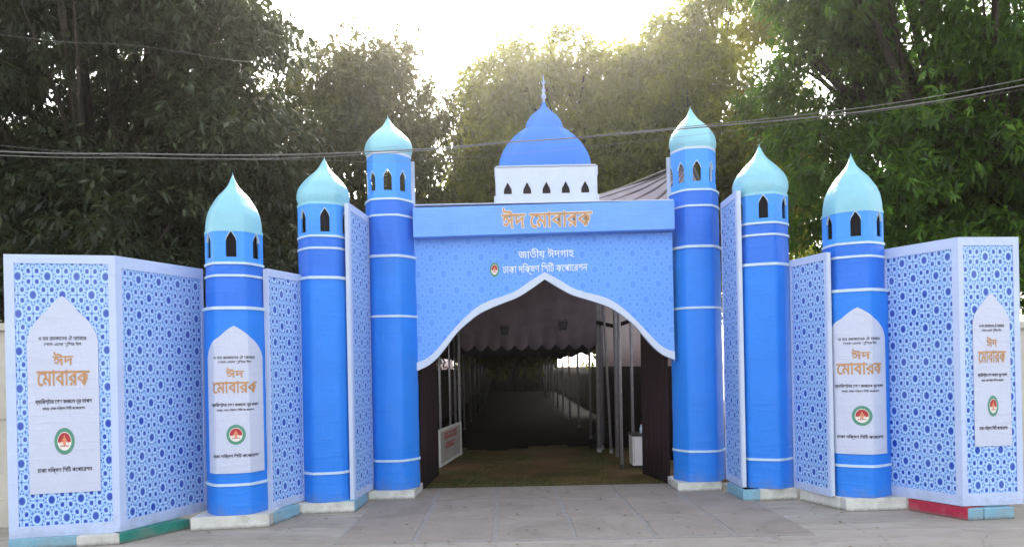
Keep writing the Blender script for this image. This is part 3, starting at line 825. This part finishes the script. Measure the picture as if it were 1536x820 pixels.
# pelmet cloth closing the top of the passage between gate and tent
def sheet(name, pts, mat, label, cat, th=.01):
    mb = MB(); mb.quad(pts); c = pts[0]
    o = obj(name, mb, M[mat], org=c); md = o.modifiers.new('s', 'SOLIDIFY'); md.thickness = th
    return tag(o, label, cat)
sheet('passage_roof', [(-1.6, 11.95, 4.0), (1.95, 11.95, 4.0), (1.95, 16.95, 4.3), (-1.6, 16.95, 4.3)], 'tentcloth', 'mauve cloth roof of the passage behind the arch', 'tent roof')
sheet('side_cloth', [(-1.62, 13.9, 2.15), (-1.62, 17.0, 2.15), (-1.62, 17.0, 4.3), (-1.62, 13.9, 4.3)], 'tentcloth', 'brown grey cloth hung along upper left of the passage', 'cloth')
# gable cloth with scalloped valance
def valance(y, x0, x1, zt, zb, label, mat, pitch=.29, drop=.13, name='valance_cloth'):
    mb = MB(); n = max(3, int((x1-x0)/pitch)); pts = []
    for i in range(n):
        for j in range(8):
            f = (i + j/8)/n; s = j/8*2-1
            pts.append((x0 + (x1-x0)*f, zb - drop*(1-abs(s)**1.6)))
    pts.append((x1, zb))
    zz = [zt + (zb+.0-zt)*k/4 for k in range(4)]
    f = lambda x, z: y + .02*sin(x*5+z*2) + .012*sin(x*11)
    rows = [[(x, f(x, q), q) for x, _ in pts] for q in zz] + [[(x, f(x, z), z) for x, z in pts]]
    for a, b in zip(rows, rows[1:]): mb.strip(b, a)
    o = obj(name, mb, M[mat], smooth=True, org=((x0+x1)/2, y, zb)); md = o.modifiers.new('s', 'SOLIDIFY'); md.thickness = .01
    return tag(o, label, 'tent cloth')
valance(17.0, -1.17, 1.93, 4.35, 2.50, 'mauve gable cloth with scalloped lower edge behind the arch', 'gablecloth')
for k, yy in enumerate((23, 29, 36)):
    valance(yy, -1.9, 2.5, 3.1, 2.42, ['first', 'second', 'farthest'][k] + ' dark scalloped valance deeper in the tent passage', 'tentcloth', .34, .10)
# floodlights on the gable
def flood(label, x, z, y=16.75):
    r = thing('floodlight', label, 'floodlight', (x, y, z), 'floodlights on the gable cloth')
    mb = MB().box(x-.085, x+.085, y-.03, y+.06, z-.10, z+.09); bevel(obj('housing', mb, M['blackmetal'], r), .01)
    mb = MB().box(x-.055, x+.055, y-.036, y-.031, z-.06, z+.05); obj('lens', mb, M['tentcloth'], r)
    mb = MB(); mb.tube([(x-.10, y+.01, z), (x-.10, y+.09, z+.12), (x-.03, y+.16, z+.14)], .008, 6); mb.tube([(x+.10, y+.01, z), (x+.10, y+.09, z+.12), (x+.03, y+.16, z+.14)], .008, 6)
    obj('bracket', mb, M['blackmetal'], r)
flood('left floodlight on the gable cloth behind the arch', -.15, 2.83)
flood('right floodlight on the gable cloth behind the arch', 1.17, 2.91)
# long tent: roof, side cloths
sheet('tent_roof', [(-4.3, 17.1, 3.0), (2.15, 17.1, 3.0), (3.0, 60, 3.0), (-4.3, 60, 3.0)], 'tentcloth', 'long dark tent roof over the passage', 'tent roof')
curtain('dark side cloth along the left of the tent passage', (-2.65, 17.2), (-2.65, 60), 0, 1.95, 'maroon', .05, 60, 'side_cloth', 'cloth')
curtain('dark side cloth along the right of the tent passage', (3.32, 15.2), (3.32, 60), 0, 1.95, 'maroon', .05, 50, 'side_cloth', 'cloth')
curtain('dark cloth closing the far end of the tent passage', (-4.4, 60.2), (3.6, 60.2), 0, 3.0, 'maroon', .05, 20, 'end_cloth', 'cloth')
curtain('pale cloth added outside the left of the passage to show as daylight', (-6.5, 20), (-4.6, 58), 0, 2.9, 'tentwhite', .06, 30, 'cloth_screen', 'cloth')  # added sheet, reads as bright daylight through the gap above the side cloth
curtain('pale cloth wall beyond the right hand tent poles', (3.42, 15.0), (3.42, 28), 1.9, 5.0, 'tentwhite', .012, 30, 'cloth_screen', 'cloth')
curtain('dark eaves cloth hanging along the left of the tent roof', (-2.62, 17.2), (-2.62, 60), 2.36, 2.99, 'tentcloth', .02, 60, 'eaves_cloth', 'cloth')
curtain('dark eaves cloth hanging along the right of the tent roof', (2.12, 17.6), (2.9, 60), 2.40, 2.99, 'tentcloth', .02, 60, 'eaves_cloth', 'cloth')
# poles
def pole(x, y, h, rad=.032, lean=(0, 0), label=None, foot=False, group='tent poles along the passage'):
    r = thing('tent_pole', label, 'pole', (x, y, 0), group)
    mb = MB(); mb.tube([(x, y, .006), (x+lean[0], y+lean[1], h)], rad, 10); obj('tube', mb, M['steel'], r, smooth=True)
    mb = MB().box(x-.07, x+.07, y-.07, y+.07, .002, .012); obj('base_plate', mb, M['steel'], r)
    mb = MB(); mb.tube([(x, y, .012), (x, y, .10)], rad*1.35, 10); obj('socket', mb, M['blackmetal'] if foot else M['steel'], r)
pole(-1.21, 17.0, 4.4, .032, (0, 0), 'grey pole at the left end of the scalloped gable cloth')
pole(1.97, 17.1, 4.6, .05, (0, 0), 'thickest grey pole at the right end of the gable cloth')
pole(2.10, 17.6, 4.6, .034, (0, 0), 'grey pole just right of the thickest one')
pole(2.20, 16.8, 4.4, .030, (-.14, 0), 'leaning grey pole right of the gable cloth')
pole(2.06, 14.2, 4.4, .030, (0, 0), 'slim pole with a black foot, nearest on the right', True)
pole(2.40, 14.95, 4.4, .03, (0, 0), 'pole behind the white cabinet')
pole(-1.50, 15.4, 3.6, .025, (0, 0), 'thin pole above the leaning signboard, nearer the left curtain')
pole(-1.48, 17.6, 3.6, .025, (0, 0), 'thin pole behind the leaning signboard')
pole(-1.75, 14.6, 3.6, .028, (.02, 0), 'thin pole beside the left curtain')
for s, nm in ((-1, 'left'), (1, 'right')):
    for k in range(9):
        y = 20 + 3.6*k; x = .18 + s*(1.72 if s < 0 else 1.9)
        pole(x, y, 3.0, .032, (0, 0), '%s pole of the %s hand row deep in the tent passage' % (['first', 'second', 'third', 'fourth', 'fifth', 'sixth', 'seventh', 'eighth', 'last'][k], nm), group='tent poles on the %s of the far passage' % nm)
# rails and cloth details at right
r = thing('tent_rail', 'dark horizontal rail tied between the right poles', 'rail', (2.3, 16.5, 3.0))
mb = MB(); mb.tube([(1.97, 17.05, 2.98), (2.3, 16.6, 2.86), (2.75, 16.2, 3.0)], .045, 8); obj('rail', mb, M['maroon'], r)
# leaning signboard
r = thing('signboard', 'leaning white signboard with red lettering beside the left curtain', 'signboard', (-1.3, 16.3, 0))
A = Vector((-1.475, 14.75, 0)); B = Vector((-1.20, 17.0, 0)); t = (B-A).normalized(); n = Vector((t.y, -t.x, 0)); L = (B-A).length
zb, zt_ = .04, .78
mb = MB().obox(A + Vector((0, 0, zb)), t*L, -n*.03, (0, 0, zt_-zb)); obj('sign_face', mb, plain('sign_board_paint', (.34, .32, .30), .6, .15, 6, bump=.2), r)
for (u0, u1, w0, w1) in ((0, .09, zb, zt_), (L-.09, L, zb, zt_), (.09, L-.09, zb, zb+.05), (.09, L-.09, zt_-.05, zt_)):
    mb = MB().obox(A + t*u0 + n*.002 + Vector((0, 0, w0)), t*(u1-u0), n*.02, (0, 0, w1-w0)); obj('sign_frame', mb, M['p_white'], r)
PS = lambda u, zz, off=0.0: A + t*u + n*(.003+off) + Vector((0, 0, zz))
mb = MB(); rr = random.Random(5)
for (w0, w1, u0, u1) in ((.52, .67, .5, 1.85), (.33, .46, .6, 1.6)):
    u = u0; mb.quad([PS(u0, w1-.02), PS(u1, w1-.02), PS(u1, w1), PS(u0, w1)])
    while u < u1-.15:
        d = rr.uniform(.09, .17)
        mb.quad([PS(u, w0), PS(u+.035, w0), PS(u+.035, w1-.02), PS(u, w1-.02)])
        mb.quad([PS(u+.035, w0+.02), PS(u+d*.8, w0+.05), PS(u+d*.8, w0+.08), PS(u+.035, w0+.05)]); u += d
obj('sign_lettering', mb, plain('faded_red_paint', (.40, .04, .03)), r)
# white cabinet at right, half hidden by the curtain
r = thing('cabinet', 'small white cabinet with black lid beside the right curtain', 'cabinet', (2.55, 14.45, 0))
cm = plain('cabinet_white', (.62, .58, .60), .45, .05)
bevel(obj('body', MB().box(2.285, 2.80, 14.3, 14.75, .06, .62), cm, r), .008)
bevel(obj('lid', MB().box(2.275, 2.81, 14.28, 14.77, .623, .665), M['blackmetal'], r), .006)
obj('plinth', MB().box(2.30, 2.79, 14.32, 14.73, .006, .058), M['blackmetal'], r)
obj('door_line', MB().box(2.31, 2.315, 14.292, 14.299, .10, .58), M['blackmetal'], r)
r = thing('water_bottle', 'small clear bottle standing on the white cabinet', 'bottle', (2.48, 14.45, .666))
mb = MB(); mb.tube([(2.48, 14.45, .667), (2.48, 14.45, .77), (2.48, 14.45, .79), (2.48, 14.45, .83)], [.03, .03, .013, .013], 10); obj('body', mb, M['piping'], r, smooth=True)
mb = MB(); mb.tube([(2.48, 14.45, .831), (2.48, 14.45, .85)], .015, 8); obj('cap', mb, M['e_red'], r)

# pleated canopy behind the header, right
cx, cy, cz = 4.25, 17.4, 6.68
r = thing('tent_canopy', 'pale mauve pleated tent canopy rising behind the header', 'canopy', (cx, cy, 0))
M['canopy_seam'] = plain('canopy_seam_cloth', (.12, .10, .12), .8, .1)
M['canopy'] = plain('mauve_canopy_cloth', (.36, .31, .37), .7, .12, 2, bump=.3, bscale=4, bdist=.04)
rim = []
corners = [(-3.3, -1.5), (.15, -1.5), (.15, 1.5), (-3.3, 1.5)]
mb = MB(); K = 7
for i in range(4):
    a, b = corners[i], corners[(i+1) % 4]
    for j in range(K):
        pt_ = []
        for f in (j/K, (j+.5)/K, (j+1)/K):
            x = a[0]+(b[0]-a[0])*f; y = a[1]+(b[1]-a[1])*f
            pt_.append((x, y))
        z0 = 5.25
        rows = []
        for q in (0, .35, .7, 1.0):
            sag = -.10*sin(pi*q)
            rows.append([(cx+x*q, cy+y*q, cz+(z0-cz)*q + sag + (.24*q if m_ == 1 else 0)) for m_, (x, y) in enumerate(pt_)])
        for p, q in zip(rows, rows[1:]): mb.strip(q, p)
obj('roof_cloth', mb, M['canopy'], r)
for j in range(1, 12):
    f = j/12; x = corners[0][0] + (corners[1][0]-corners[0][0])*f; y = corners[0][1]
    q_ = MB(); q_.tube([(cx+x*q, cy+y*q, cz+(5.25-cz)*q - .10*sin(pi*q) + .10*q + .02) for q in (.02, .25, .5, .75, 1.0)], [.012, .018, .022, .026, .03], 6)
    obj('roof_seam', q_, M['canopy_seam'], r, smooth=True)
for j in range(1, 9):
    f = j/9; x = corners[0][0]; y = corners[0][1] + (corners[3][1]-corners[0][1])*f
    q_ = MB(); q_.tube([(cx+x*q, cy+y*q, cz+(5.25-cz)*q - .10*sin(pi*q) + .10*q + .02) for q in (.02, .25, .5, .75, 1.0)], [.012, .018, .022, .026, .03], 6)
    obj('roof_seam', q_, M['canopy_seam'], r, smooth=True)
mb = MB()
for i in range(4):
    a, b = corners[i], corners[(i+1) % 4]
    mb.tube([(cx, cy, cz+.03), (cx+a[0]*.5, cy+a[1]*.5, (cz+5.28)/2-.04), (cx+a[0], cy+a[1], 5.28)], .05, 8)
    mb.tube([(cx+a[0], cy+a[1], 5.22), (cx+b[0], cy+b[1], 5.22)], .03, 8)
obj('ridge_pole', mb, M['blackmetal'], r)
for (a, b) in [(-2.0, -1.3), (.1, -1.3), (.1, 1.3), (-2.0, 1.3)]:
    o = MB(); o.tube([(cx+a, cy+b, .006), (cx+a, cy+b, 5.3)], .05, 10); obj('leg', o, M['steel'], r, smooth=True)

# ------------------------------------------------------------------ boundary walls
def bwall(label, x0, x1, y, h, piers):
    r = thing('boundary_wall', label, 'wall', ((x0+x1)/2, y, 0), 'boundary walls beside the gate')
    obj('wall_face', MB().box(x0, x1, y, y+.2, 0, h), M['wallcream'], r)
    bevel(obj('coping', MB().box(x0-.02, x1+.02, y-.07, y+.27, h+.001, h+.10), M['wallcream'], r), .01)
    obj('base_course', MB().box(x0, x1, y-.05, y-.002, 0, .35), M['wallcream'], r)
    for p in piers:
        bevel(obj('pier', MB().box(p-.2, p+.2, y-.12, y-.055, 0.001, h-.01), M['wallcream'], r), .008)
        obj('recessed_panel_frame', MB().box(p+.32, p+1.28, y-.03, y-.001, h*.55, h*.58), M['wallcream'], r)
bwall('cream plaster wall at the far left edge', -16, -5.98, 10.0, 2.62, [-14.4, -12.7, -11, -9.3, -7.6])
bwall('cream plaster wall at the far right edge', 6.45, 18, 10.6, 2.40, [7.72, 9.6, 11.4, 13.2, 15])

# ------------------------------------------------------------------ cables
def cable(label, pts, rad, group='overhead cables'):
    mb = MB(); P_ = [Vector(p) for p in pts]; out = []
    for i in range(len(P_)-1):
        a = P_[max(i-1, 0)]; b = P_[i]; c = P_[i+1]; d = P_[min(i+2, len(P_)-1)]
        for j in range(6):
            t = j/6; out.append(.5*((2*b) + (-a+c)*t + (2*a-5*b+4*c-d)*t*t + (-a+3*b-3*c+d)*t**3))
    out.append(P_[-1]); mb.tube(out, rad, 6)
    o = obj('overhead_cable', mb, M['rubber'], smooth=True, org=tuple(P_[0])); return tag(o, label, 'cable', group)
W = [(-14, 5.0), (-9, 4.55), (-5.11, 4.27), (-3.77, 4.22), (-2.43, 4.18), (-1.08, 4.20), (-.01, 4.26), (.66, 4.29), (2.08, 4.38), (2.95, 4.44), (3.96, 4.54), (5.21, 4.73), (9, 5.4), (14, 6.4)]
cable('thick upper cable sagging across the minarets', [(x, 7.5, z) for x, z in W], .0065)
cable('lower cable running just under the thick one', [(x, 7.46, z-.05 + max(0, x+2.5)*.013) for x, z in W], .004)
cable('faint thin wire high in the left trees', [(-12, 9, 7.2), (-6.2, 9, 6.15), (-4.6, 9.3, 6.10), (-4.2, 12, 7.0), (-5.0, 15.5, 8.6)], .002)
cable('faint thin wire crossing the minaret tops', [(-9, 9.2, 5.2), (-5, 9.2, 4.72), (-2.4, 9.2, 4.60), (-1.4, 9.2, 4.57), (.8, 9.2, 4.68), (3.6, 9.2, 4.95), (6.4, 9.2, 5.30), (9, 9.2, 5.78)], .0018)

# ------------------------------------------------------------------ trees
def leaf_mesh(name, lobes, ncl, nl, size, mat, seed, droop=.6, shell=.45, dens=None):
    R_ = np.random.default_rng(seed)
    lobes = np.array(lobes)                         # cx cy cz rx ry rz
    area = (lobes[:, 3]*lobes[:, 4] + lobes[:, 3]*lobes[:, 5] + lobes[:, 4]*lobes[:, 5]); p = area/area.sum()
    nsp = max(8, ncl // 21)                         # sprays: tight bunches of twigs with dark gaps between
    sl_ = R_.choice(len(lobes), nsp, p=p)
    sd_ = R_.normal(size=(nsp, 3)); sd_ /= np.linalg.norm(sd_, axis=1)[:, None]
    srad = shell + (1-shell)*R_.random(nsp)**.5
    sc_ = lobes[sl_, :3] + sd_*lobes[sl_, 3:]*srad[:, None]
    si = R_.integers(0, nsp, ncl); li = sl_[si]
    d = sd_[si] + R_.normal(0, .35, (ncl, 3)); d /= np.linalg.norm(d, axis=1)[:, None]
    sg = size*1.05*R_.uniform(.7, 1.5, nsp)[si][:, None]
    c = sc_[si] + R_.normal(size=(ncl, 3))*sg*np.array([1, 1, .85])
    spt = R_.random(nsp)[si]
    # twig direction: outward, a bit random, falling
    tw = d + R_.normal(0, .45, (ncl, 3)); tw[:, 2] -= droop*.5; tw /= np.linalg.norm(tw, axis=1)[:, None]
    cl_t = R_.random(ncl)*.5 + spt*.5
    c = np.repeat(c, nl, 0); tw = np.repeat(tw, nl, 0); cl_t = np.repeat(cl_t, nl); n = len(c)
    r1 = R_.normal(size=(n, 3)); r1 -= (r1*tw).sum(1)[:, None]*tw; r1 /= np.linalg.norm(r1, axis=1)[:, None]
    sp = R_.uniform(.5, 1.3, n)[:, None]
    ld = tw*.6 + r1*sp; ld[:, 2] -= droop*R_.uniform(.3, 1.2, n); ld /= np.linalg.norm(ld, axis=1)[:, None]
    s = size*R_.uniform(.65, 1.25, n)
    base = c + tw*(R_.uniform(-.5, .8, n)*size)[:, None] + ld*(.12*s)[:, None]
    w_ = np.cross(ld, R_.normal(size=(n, 3))*.5 + np.array([0, 0, 1.0])); w_ /= np.linalg.norm(w_, axis=1)[:, None]
    wd = (s*R_.uniform(.12, .18, n))[:, None]
    up = np.cross(w_, ld)
    mid = base + ld*(s*.48)[:, None]
    tip = base + ld*s[:, None]; tip[:, 2] -= .14*s
    V = np.stack([base, mid + w_*wd - up*wd*.35, tip, mid - w_*wd - up*wd*.35], 1).reshape(-1, 3)
    me = bpy.data.meshes.new(name)
    me.vertices.add(n*4); me.vertices.foreach_set('co', V.astype(np.float32).ravel())
    me.loops.add(n*4); me.loops.foreach_set('vertex_index', np.arange(n*4, dtype=np.int32))
    me.polygons.add(n); me.polygons.foreach_set('loop_start', np.arange(0, n*4, 4, dtype=np.int32))
    me.polygons.foreach_set('loop_total', np.full(n, 4, np.int32))
    at = me.attributes.new('tint', 'FLOAT', 'FACE')
    at.data.foreach_set('value', np.clip(cl_t*.85 + R_.normal(.0, .16, n), 0, 1).astype(np.float32))
    me.materials.append(mat); me.update(calc_edges=True)
    return me
def tree(label, base, lobes, ncl, nl, size, mat, seed, trunk_r=.35, name='leafy_tree', droop=.6, shell=.45, group=None):
    r = thing(name, label, 'tree', (*base, 0), group)
    L = [(a-base[0], b-base[1], c, d, e, f) for a, b, c, d, e, f in lobes]
    me = leaf_mesh('crown', L, ncl, nl, size, mat, seed, droop, shell)
    o = bpy.data.objects.new('crown', me); COL.objects.link(o); o.parent = r
    rr = random.Random(seed); mb = MB()
    zmin = min(l[2]-l[5]*.5 for l in L); fork = max(1.8, min(zmin, 4.0))
    mb.tube([(0, 0, -.1), (.05, 0, .4), (.08, .05, fork*.6), (.1, 0, fork)], [trunk_r*1.35, trunk_r, trunk_r*.85, trunk_r*.75], 12)
    me2 = mesh('trunk', mb, M['bark'], True); t_ = bpy.data.objects.new('trunk', me2); COL.objects.link(t_); t_.parent = r
    for (x, y, z, a, b, c) in L:
        mb = MB(); q = Vector((.1, 0, fork)); e = Vector((x, y, z + c*.25)); pts = [q]
        for k in range(1, 5):
            f = k/4; p = q.lerp(e, f) + Vector((rr.uniform(-.18, .18), rr.uniform(-.18, .18), .35*sin(pi*f))); pts.append(p)
        rad = trunk_r*.42
        mb.tube(pts, [rad, rad*.75, rad*.55, rad*.35, rad*.15], 7)
        for s_ in range(3):
            st = pts[rr.choice((2, 3))]; en = Vector((x, y, z)) + Vector((rr.uniform(-1, 1)*a*.8, rr.uniform(-1, 1)*b*.8, rr.uniform(-.4, .9)*c*.8))
            mb.tube([st, st.lerp(en, .5) + Vector((0, 0, .15)), en], [rad*.35, rad*.22, rad*.06], 5)
        me2 = mesh('limb', mb, M['bark'], True); t_ = bpy.data.objects.new('limb', me2); COL.objects.link(t_); t_.parent = r
    return r
def blobs(seed, n, c, r, rl, flat=.8, rng_z=1.0):
    """n lobes spread through an ellipsoid c, r"""
    rr = random.Random(seed); out = []
    for _ in range(n):
        while True:
            p = [rr.uniform(-1, 1) for _ in range(3)]
            q = sum(x*x for x in p)
            if .12 < q < 1: break
        s = rr.uniform(*rl)
        out.append((c[0]+p[0]*r[0], c[1]+p[1]*r[1], c[2]+p[2]*r[2]*rng_z, s, s, s*flat))
    return out

GT = 'trees behind the gate'
tree('huge dark green tree towering over the left screen', (-9.0, 16.5),
     blobs(3, 40, (-9.2, 16.0, 7.6), (3.5, 2.6, 5.6), (1.1, 1.8)) + [(-10.5, 15, 3.6, 1.8, 1.5, 1.3), (-8, 14.6, 3.8, 1.8, 1.5, 1.3), (-5.9, 16, 4.2, 1.3, 1.3, 1.6), (-7.2, 15.5, 9.3, 1.6, 1.5, 1.7), (-6.6, 15.8, 7.0, 1.4, 1.3, 1.5), (-7.4, 16, 11.0, 1.5, 1.4, 1.4)],
     17500, 10, .22, M['leaf_dark'], 21, .45, 'mango_tree', .55, .5, GT)
tree('dull green tree with thin top behind the leftmost minaret', (-7.3, 22.5),
     blobs(5, 16, (-7.4, 22.5, 7.0), (1.9, 1.6, 3.0), (.7, 1.25)) + [(-6.4, 21.5, 4.0, 1.4, 1.2, 1.3), (-7.2, 22, 9.5, 1.2, 1, 1.0)],
     5000, 9, .28, M['leaf_olive'], 22, .26, 'leafy_tree', .5, .5, GT)
tree('olive tree with open top between the second and third minarets', (-4.6, 24),
     blobs(8, 20, (-4.5, 24, 8.8), (2.4, 1.6, 3.4), (.6, 1.1)) + [(-5.8, 24, 11.6, .9, .8, .8), (-4.0, 24, 11.8, .9, .9, .8), (-2.6, 24, 10.0, .9, .9, 1.1), (-3.2, 23, 5.2, 1.5, 1.2, 1.3), (-5.4, 23, 5.4, 1.3, 1.2, 1.3)],
     5600, 9, .27, M['leaf_olive'], 23, .30, 'leafy_tree', .5, .45, GT)
tree('tall rounded olive green tree right behind the central dome', (4.1, 28.6),
     blobs(12, 26, (1.5, 28, 9.2), (3.3, 2.2, 3.6), (1.1, 1.8)) + [(2.0, 28, 13.2, 1.8, 1.5, 1.4), (-1.0, 28, 11.6, 1.3, 1.2, 1.3), (.3, 28, 12.9, 1.3, 1.2, 1.2), (3.9, 28, 12.6, 1.6, 1.4, 1.5), (-1.0, 27.5, 8.5, 1.4, 1.2, 1.5), (.3, 26.5, 6.0, 1.8, 1.5, 1.5)],
     12500, 9, .30, M['leaf_yellow'], 24, .36, 'leafy_tree', .5, .5, GT)
tree('broad yellow green tree rising behind the tall right minaret', (6.3, 26),
     blobs(14, 26, (6.9, 26, 9.2), (2.9, 2.2, 3.9), (1.0, 1.6)) + [(5.0, 26, 11.2, 1.5, 1.3, 1.4), (7.9, 26, 14.0, 1.6, 1.4, 1.5), (3.9, 25.6, 6.4, 1.3, 1.2, 1.3)],
     11500, 9, .30, M['leaf_yellow'], 25, .38, 'leafy_tree', .5, .5, GT)
tree('huge deep green tree filling the right side above the screen', (10.6, 16.8),
     blobs(17, 36, (10.0, 16.3, 8.2), (4.3, 2.6, 4.9), (1.1, 1.7)) + [(6.4, 16.8, 9.0, 1.0, 1.0, 1.5), (6.7, 16.6, 6.9, .9, .9, 1.1), (9.0, 15.2, 4.4, 1.6, 1.2, .9), (11.5, 15.2, 4.2, 1.6, 1.2, 1.0), (6.7, 17, 11.3, 1.5, 1.2, 1.4), (8.6, 16, 11.8, 1.6, 1.2, 1.5)],
     15500, 10, .22, M['leaf_green'], 26, .48, 'mango_tree', .55, .5, GT)
# farther trees closing the gaps low down
tree('dark tree low behind the left minarets', (-8.5, 33), blobs(31, 16, (-8.5, 33, 5.2), (4.2, 2, 2.6), (1.4, 2.2)), 4200, 9, .36, M['leaf_dark'], 31, .35, 'leafy_tree', .5, .5, GT)
tree('dark tree low behind the header on the left', (-3.9, 34), blobs(32, 16, (-1.6, 34, 6.2), (4.0, 2, 3.4), (1.4, 2.2)), 4400, 9, .36, M['leaf_olive'], 32, .35, 'leafy_tree', .5, .5, GT)
tree('green tree low behind the mauve canopy', (6.0, 33), blobs(33, 16, (5.2, 33, 6.4), (3.6, 2, 3.6), (1.4, 2.2)), 4400, 9, .36, M['leaf_yellow'], 33, .35, 'leafy_tree', .5, .5, GT)
tree('distant tree behind the right screens', (17, 36), blobs(34, 16, (19.0, 36, 5.4), (5.0, 2, 3.0), (1.6, 2.4)), 3000, 9, .40, M['leaf_green'], 34, .35, 'leafy_tree', .5, .5, GT)
tree('distant tree at the far left horizon', (-18, 30), blobs(35, 18, (-17, 30, 7), (5.0, 2, 5.0), (1.6, 2.4)), 4000, 9, .40, M['leaf_dark'], 35, .35, 'leafy_tree', .5, .5, GT)

# ------------------------------------------------------------------ air
HZ = 0.0007
m = bpy.data.materials.new('haze'); m.use_nodes = True; t_ = m.node_tree
for x in list(t_.nodes):
    if x.type == 'BSDF_PRINCIPLED': t_.nodes.remove(x)
pv = t_.nodes.new('ShaderNodeVolumePrincipled'); pv.inputs['Density'].default_value = HZ; pv.inputs['Anisotropy'].default_value = .86
pv.inputs['Color'].default_value = (1, .97, .90, 1)
t_.links.new(pv.outputs[0], t_.nodes['Material Output'].inputs['Volume'])
mb = MB().box(-60, 60, -20, 75, -1.0, 22)
hz = obj('haze', mb, m); hz['kind'] = 'stuff'; hz['label'] = 'thin warm haze in the air around the gate'
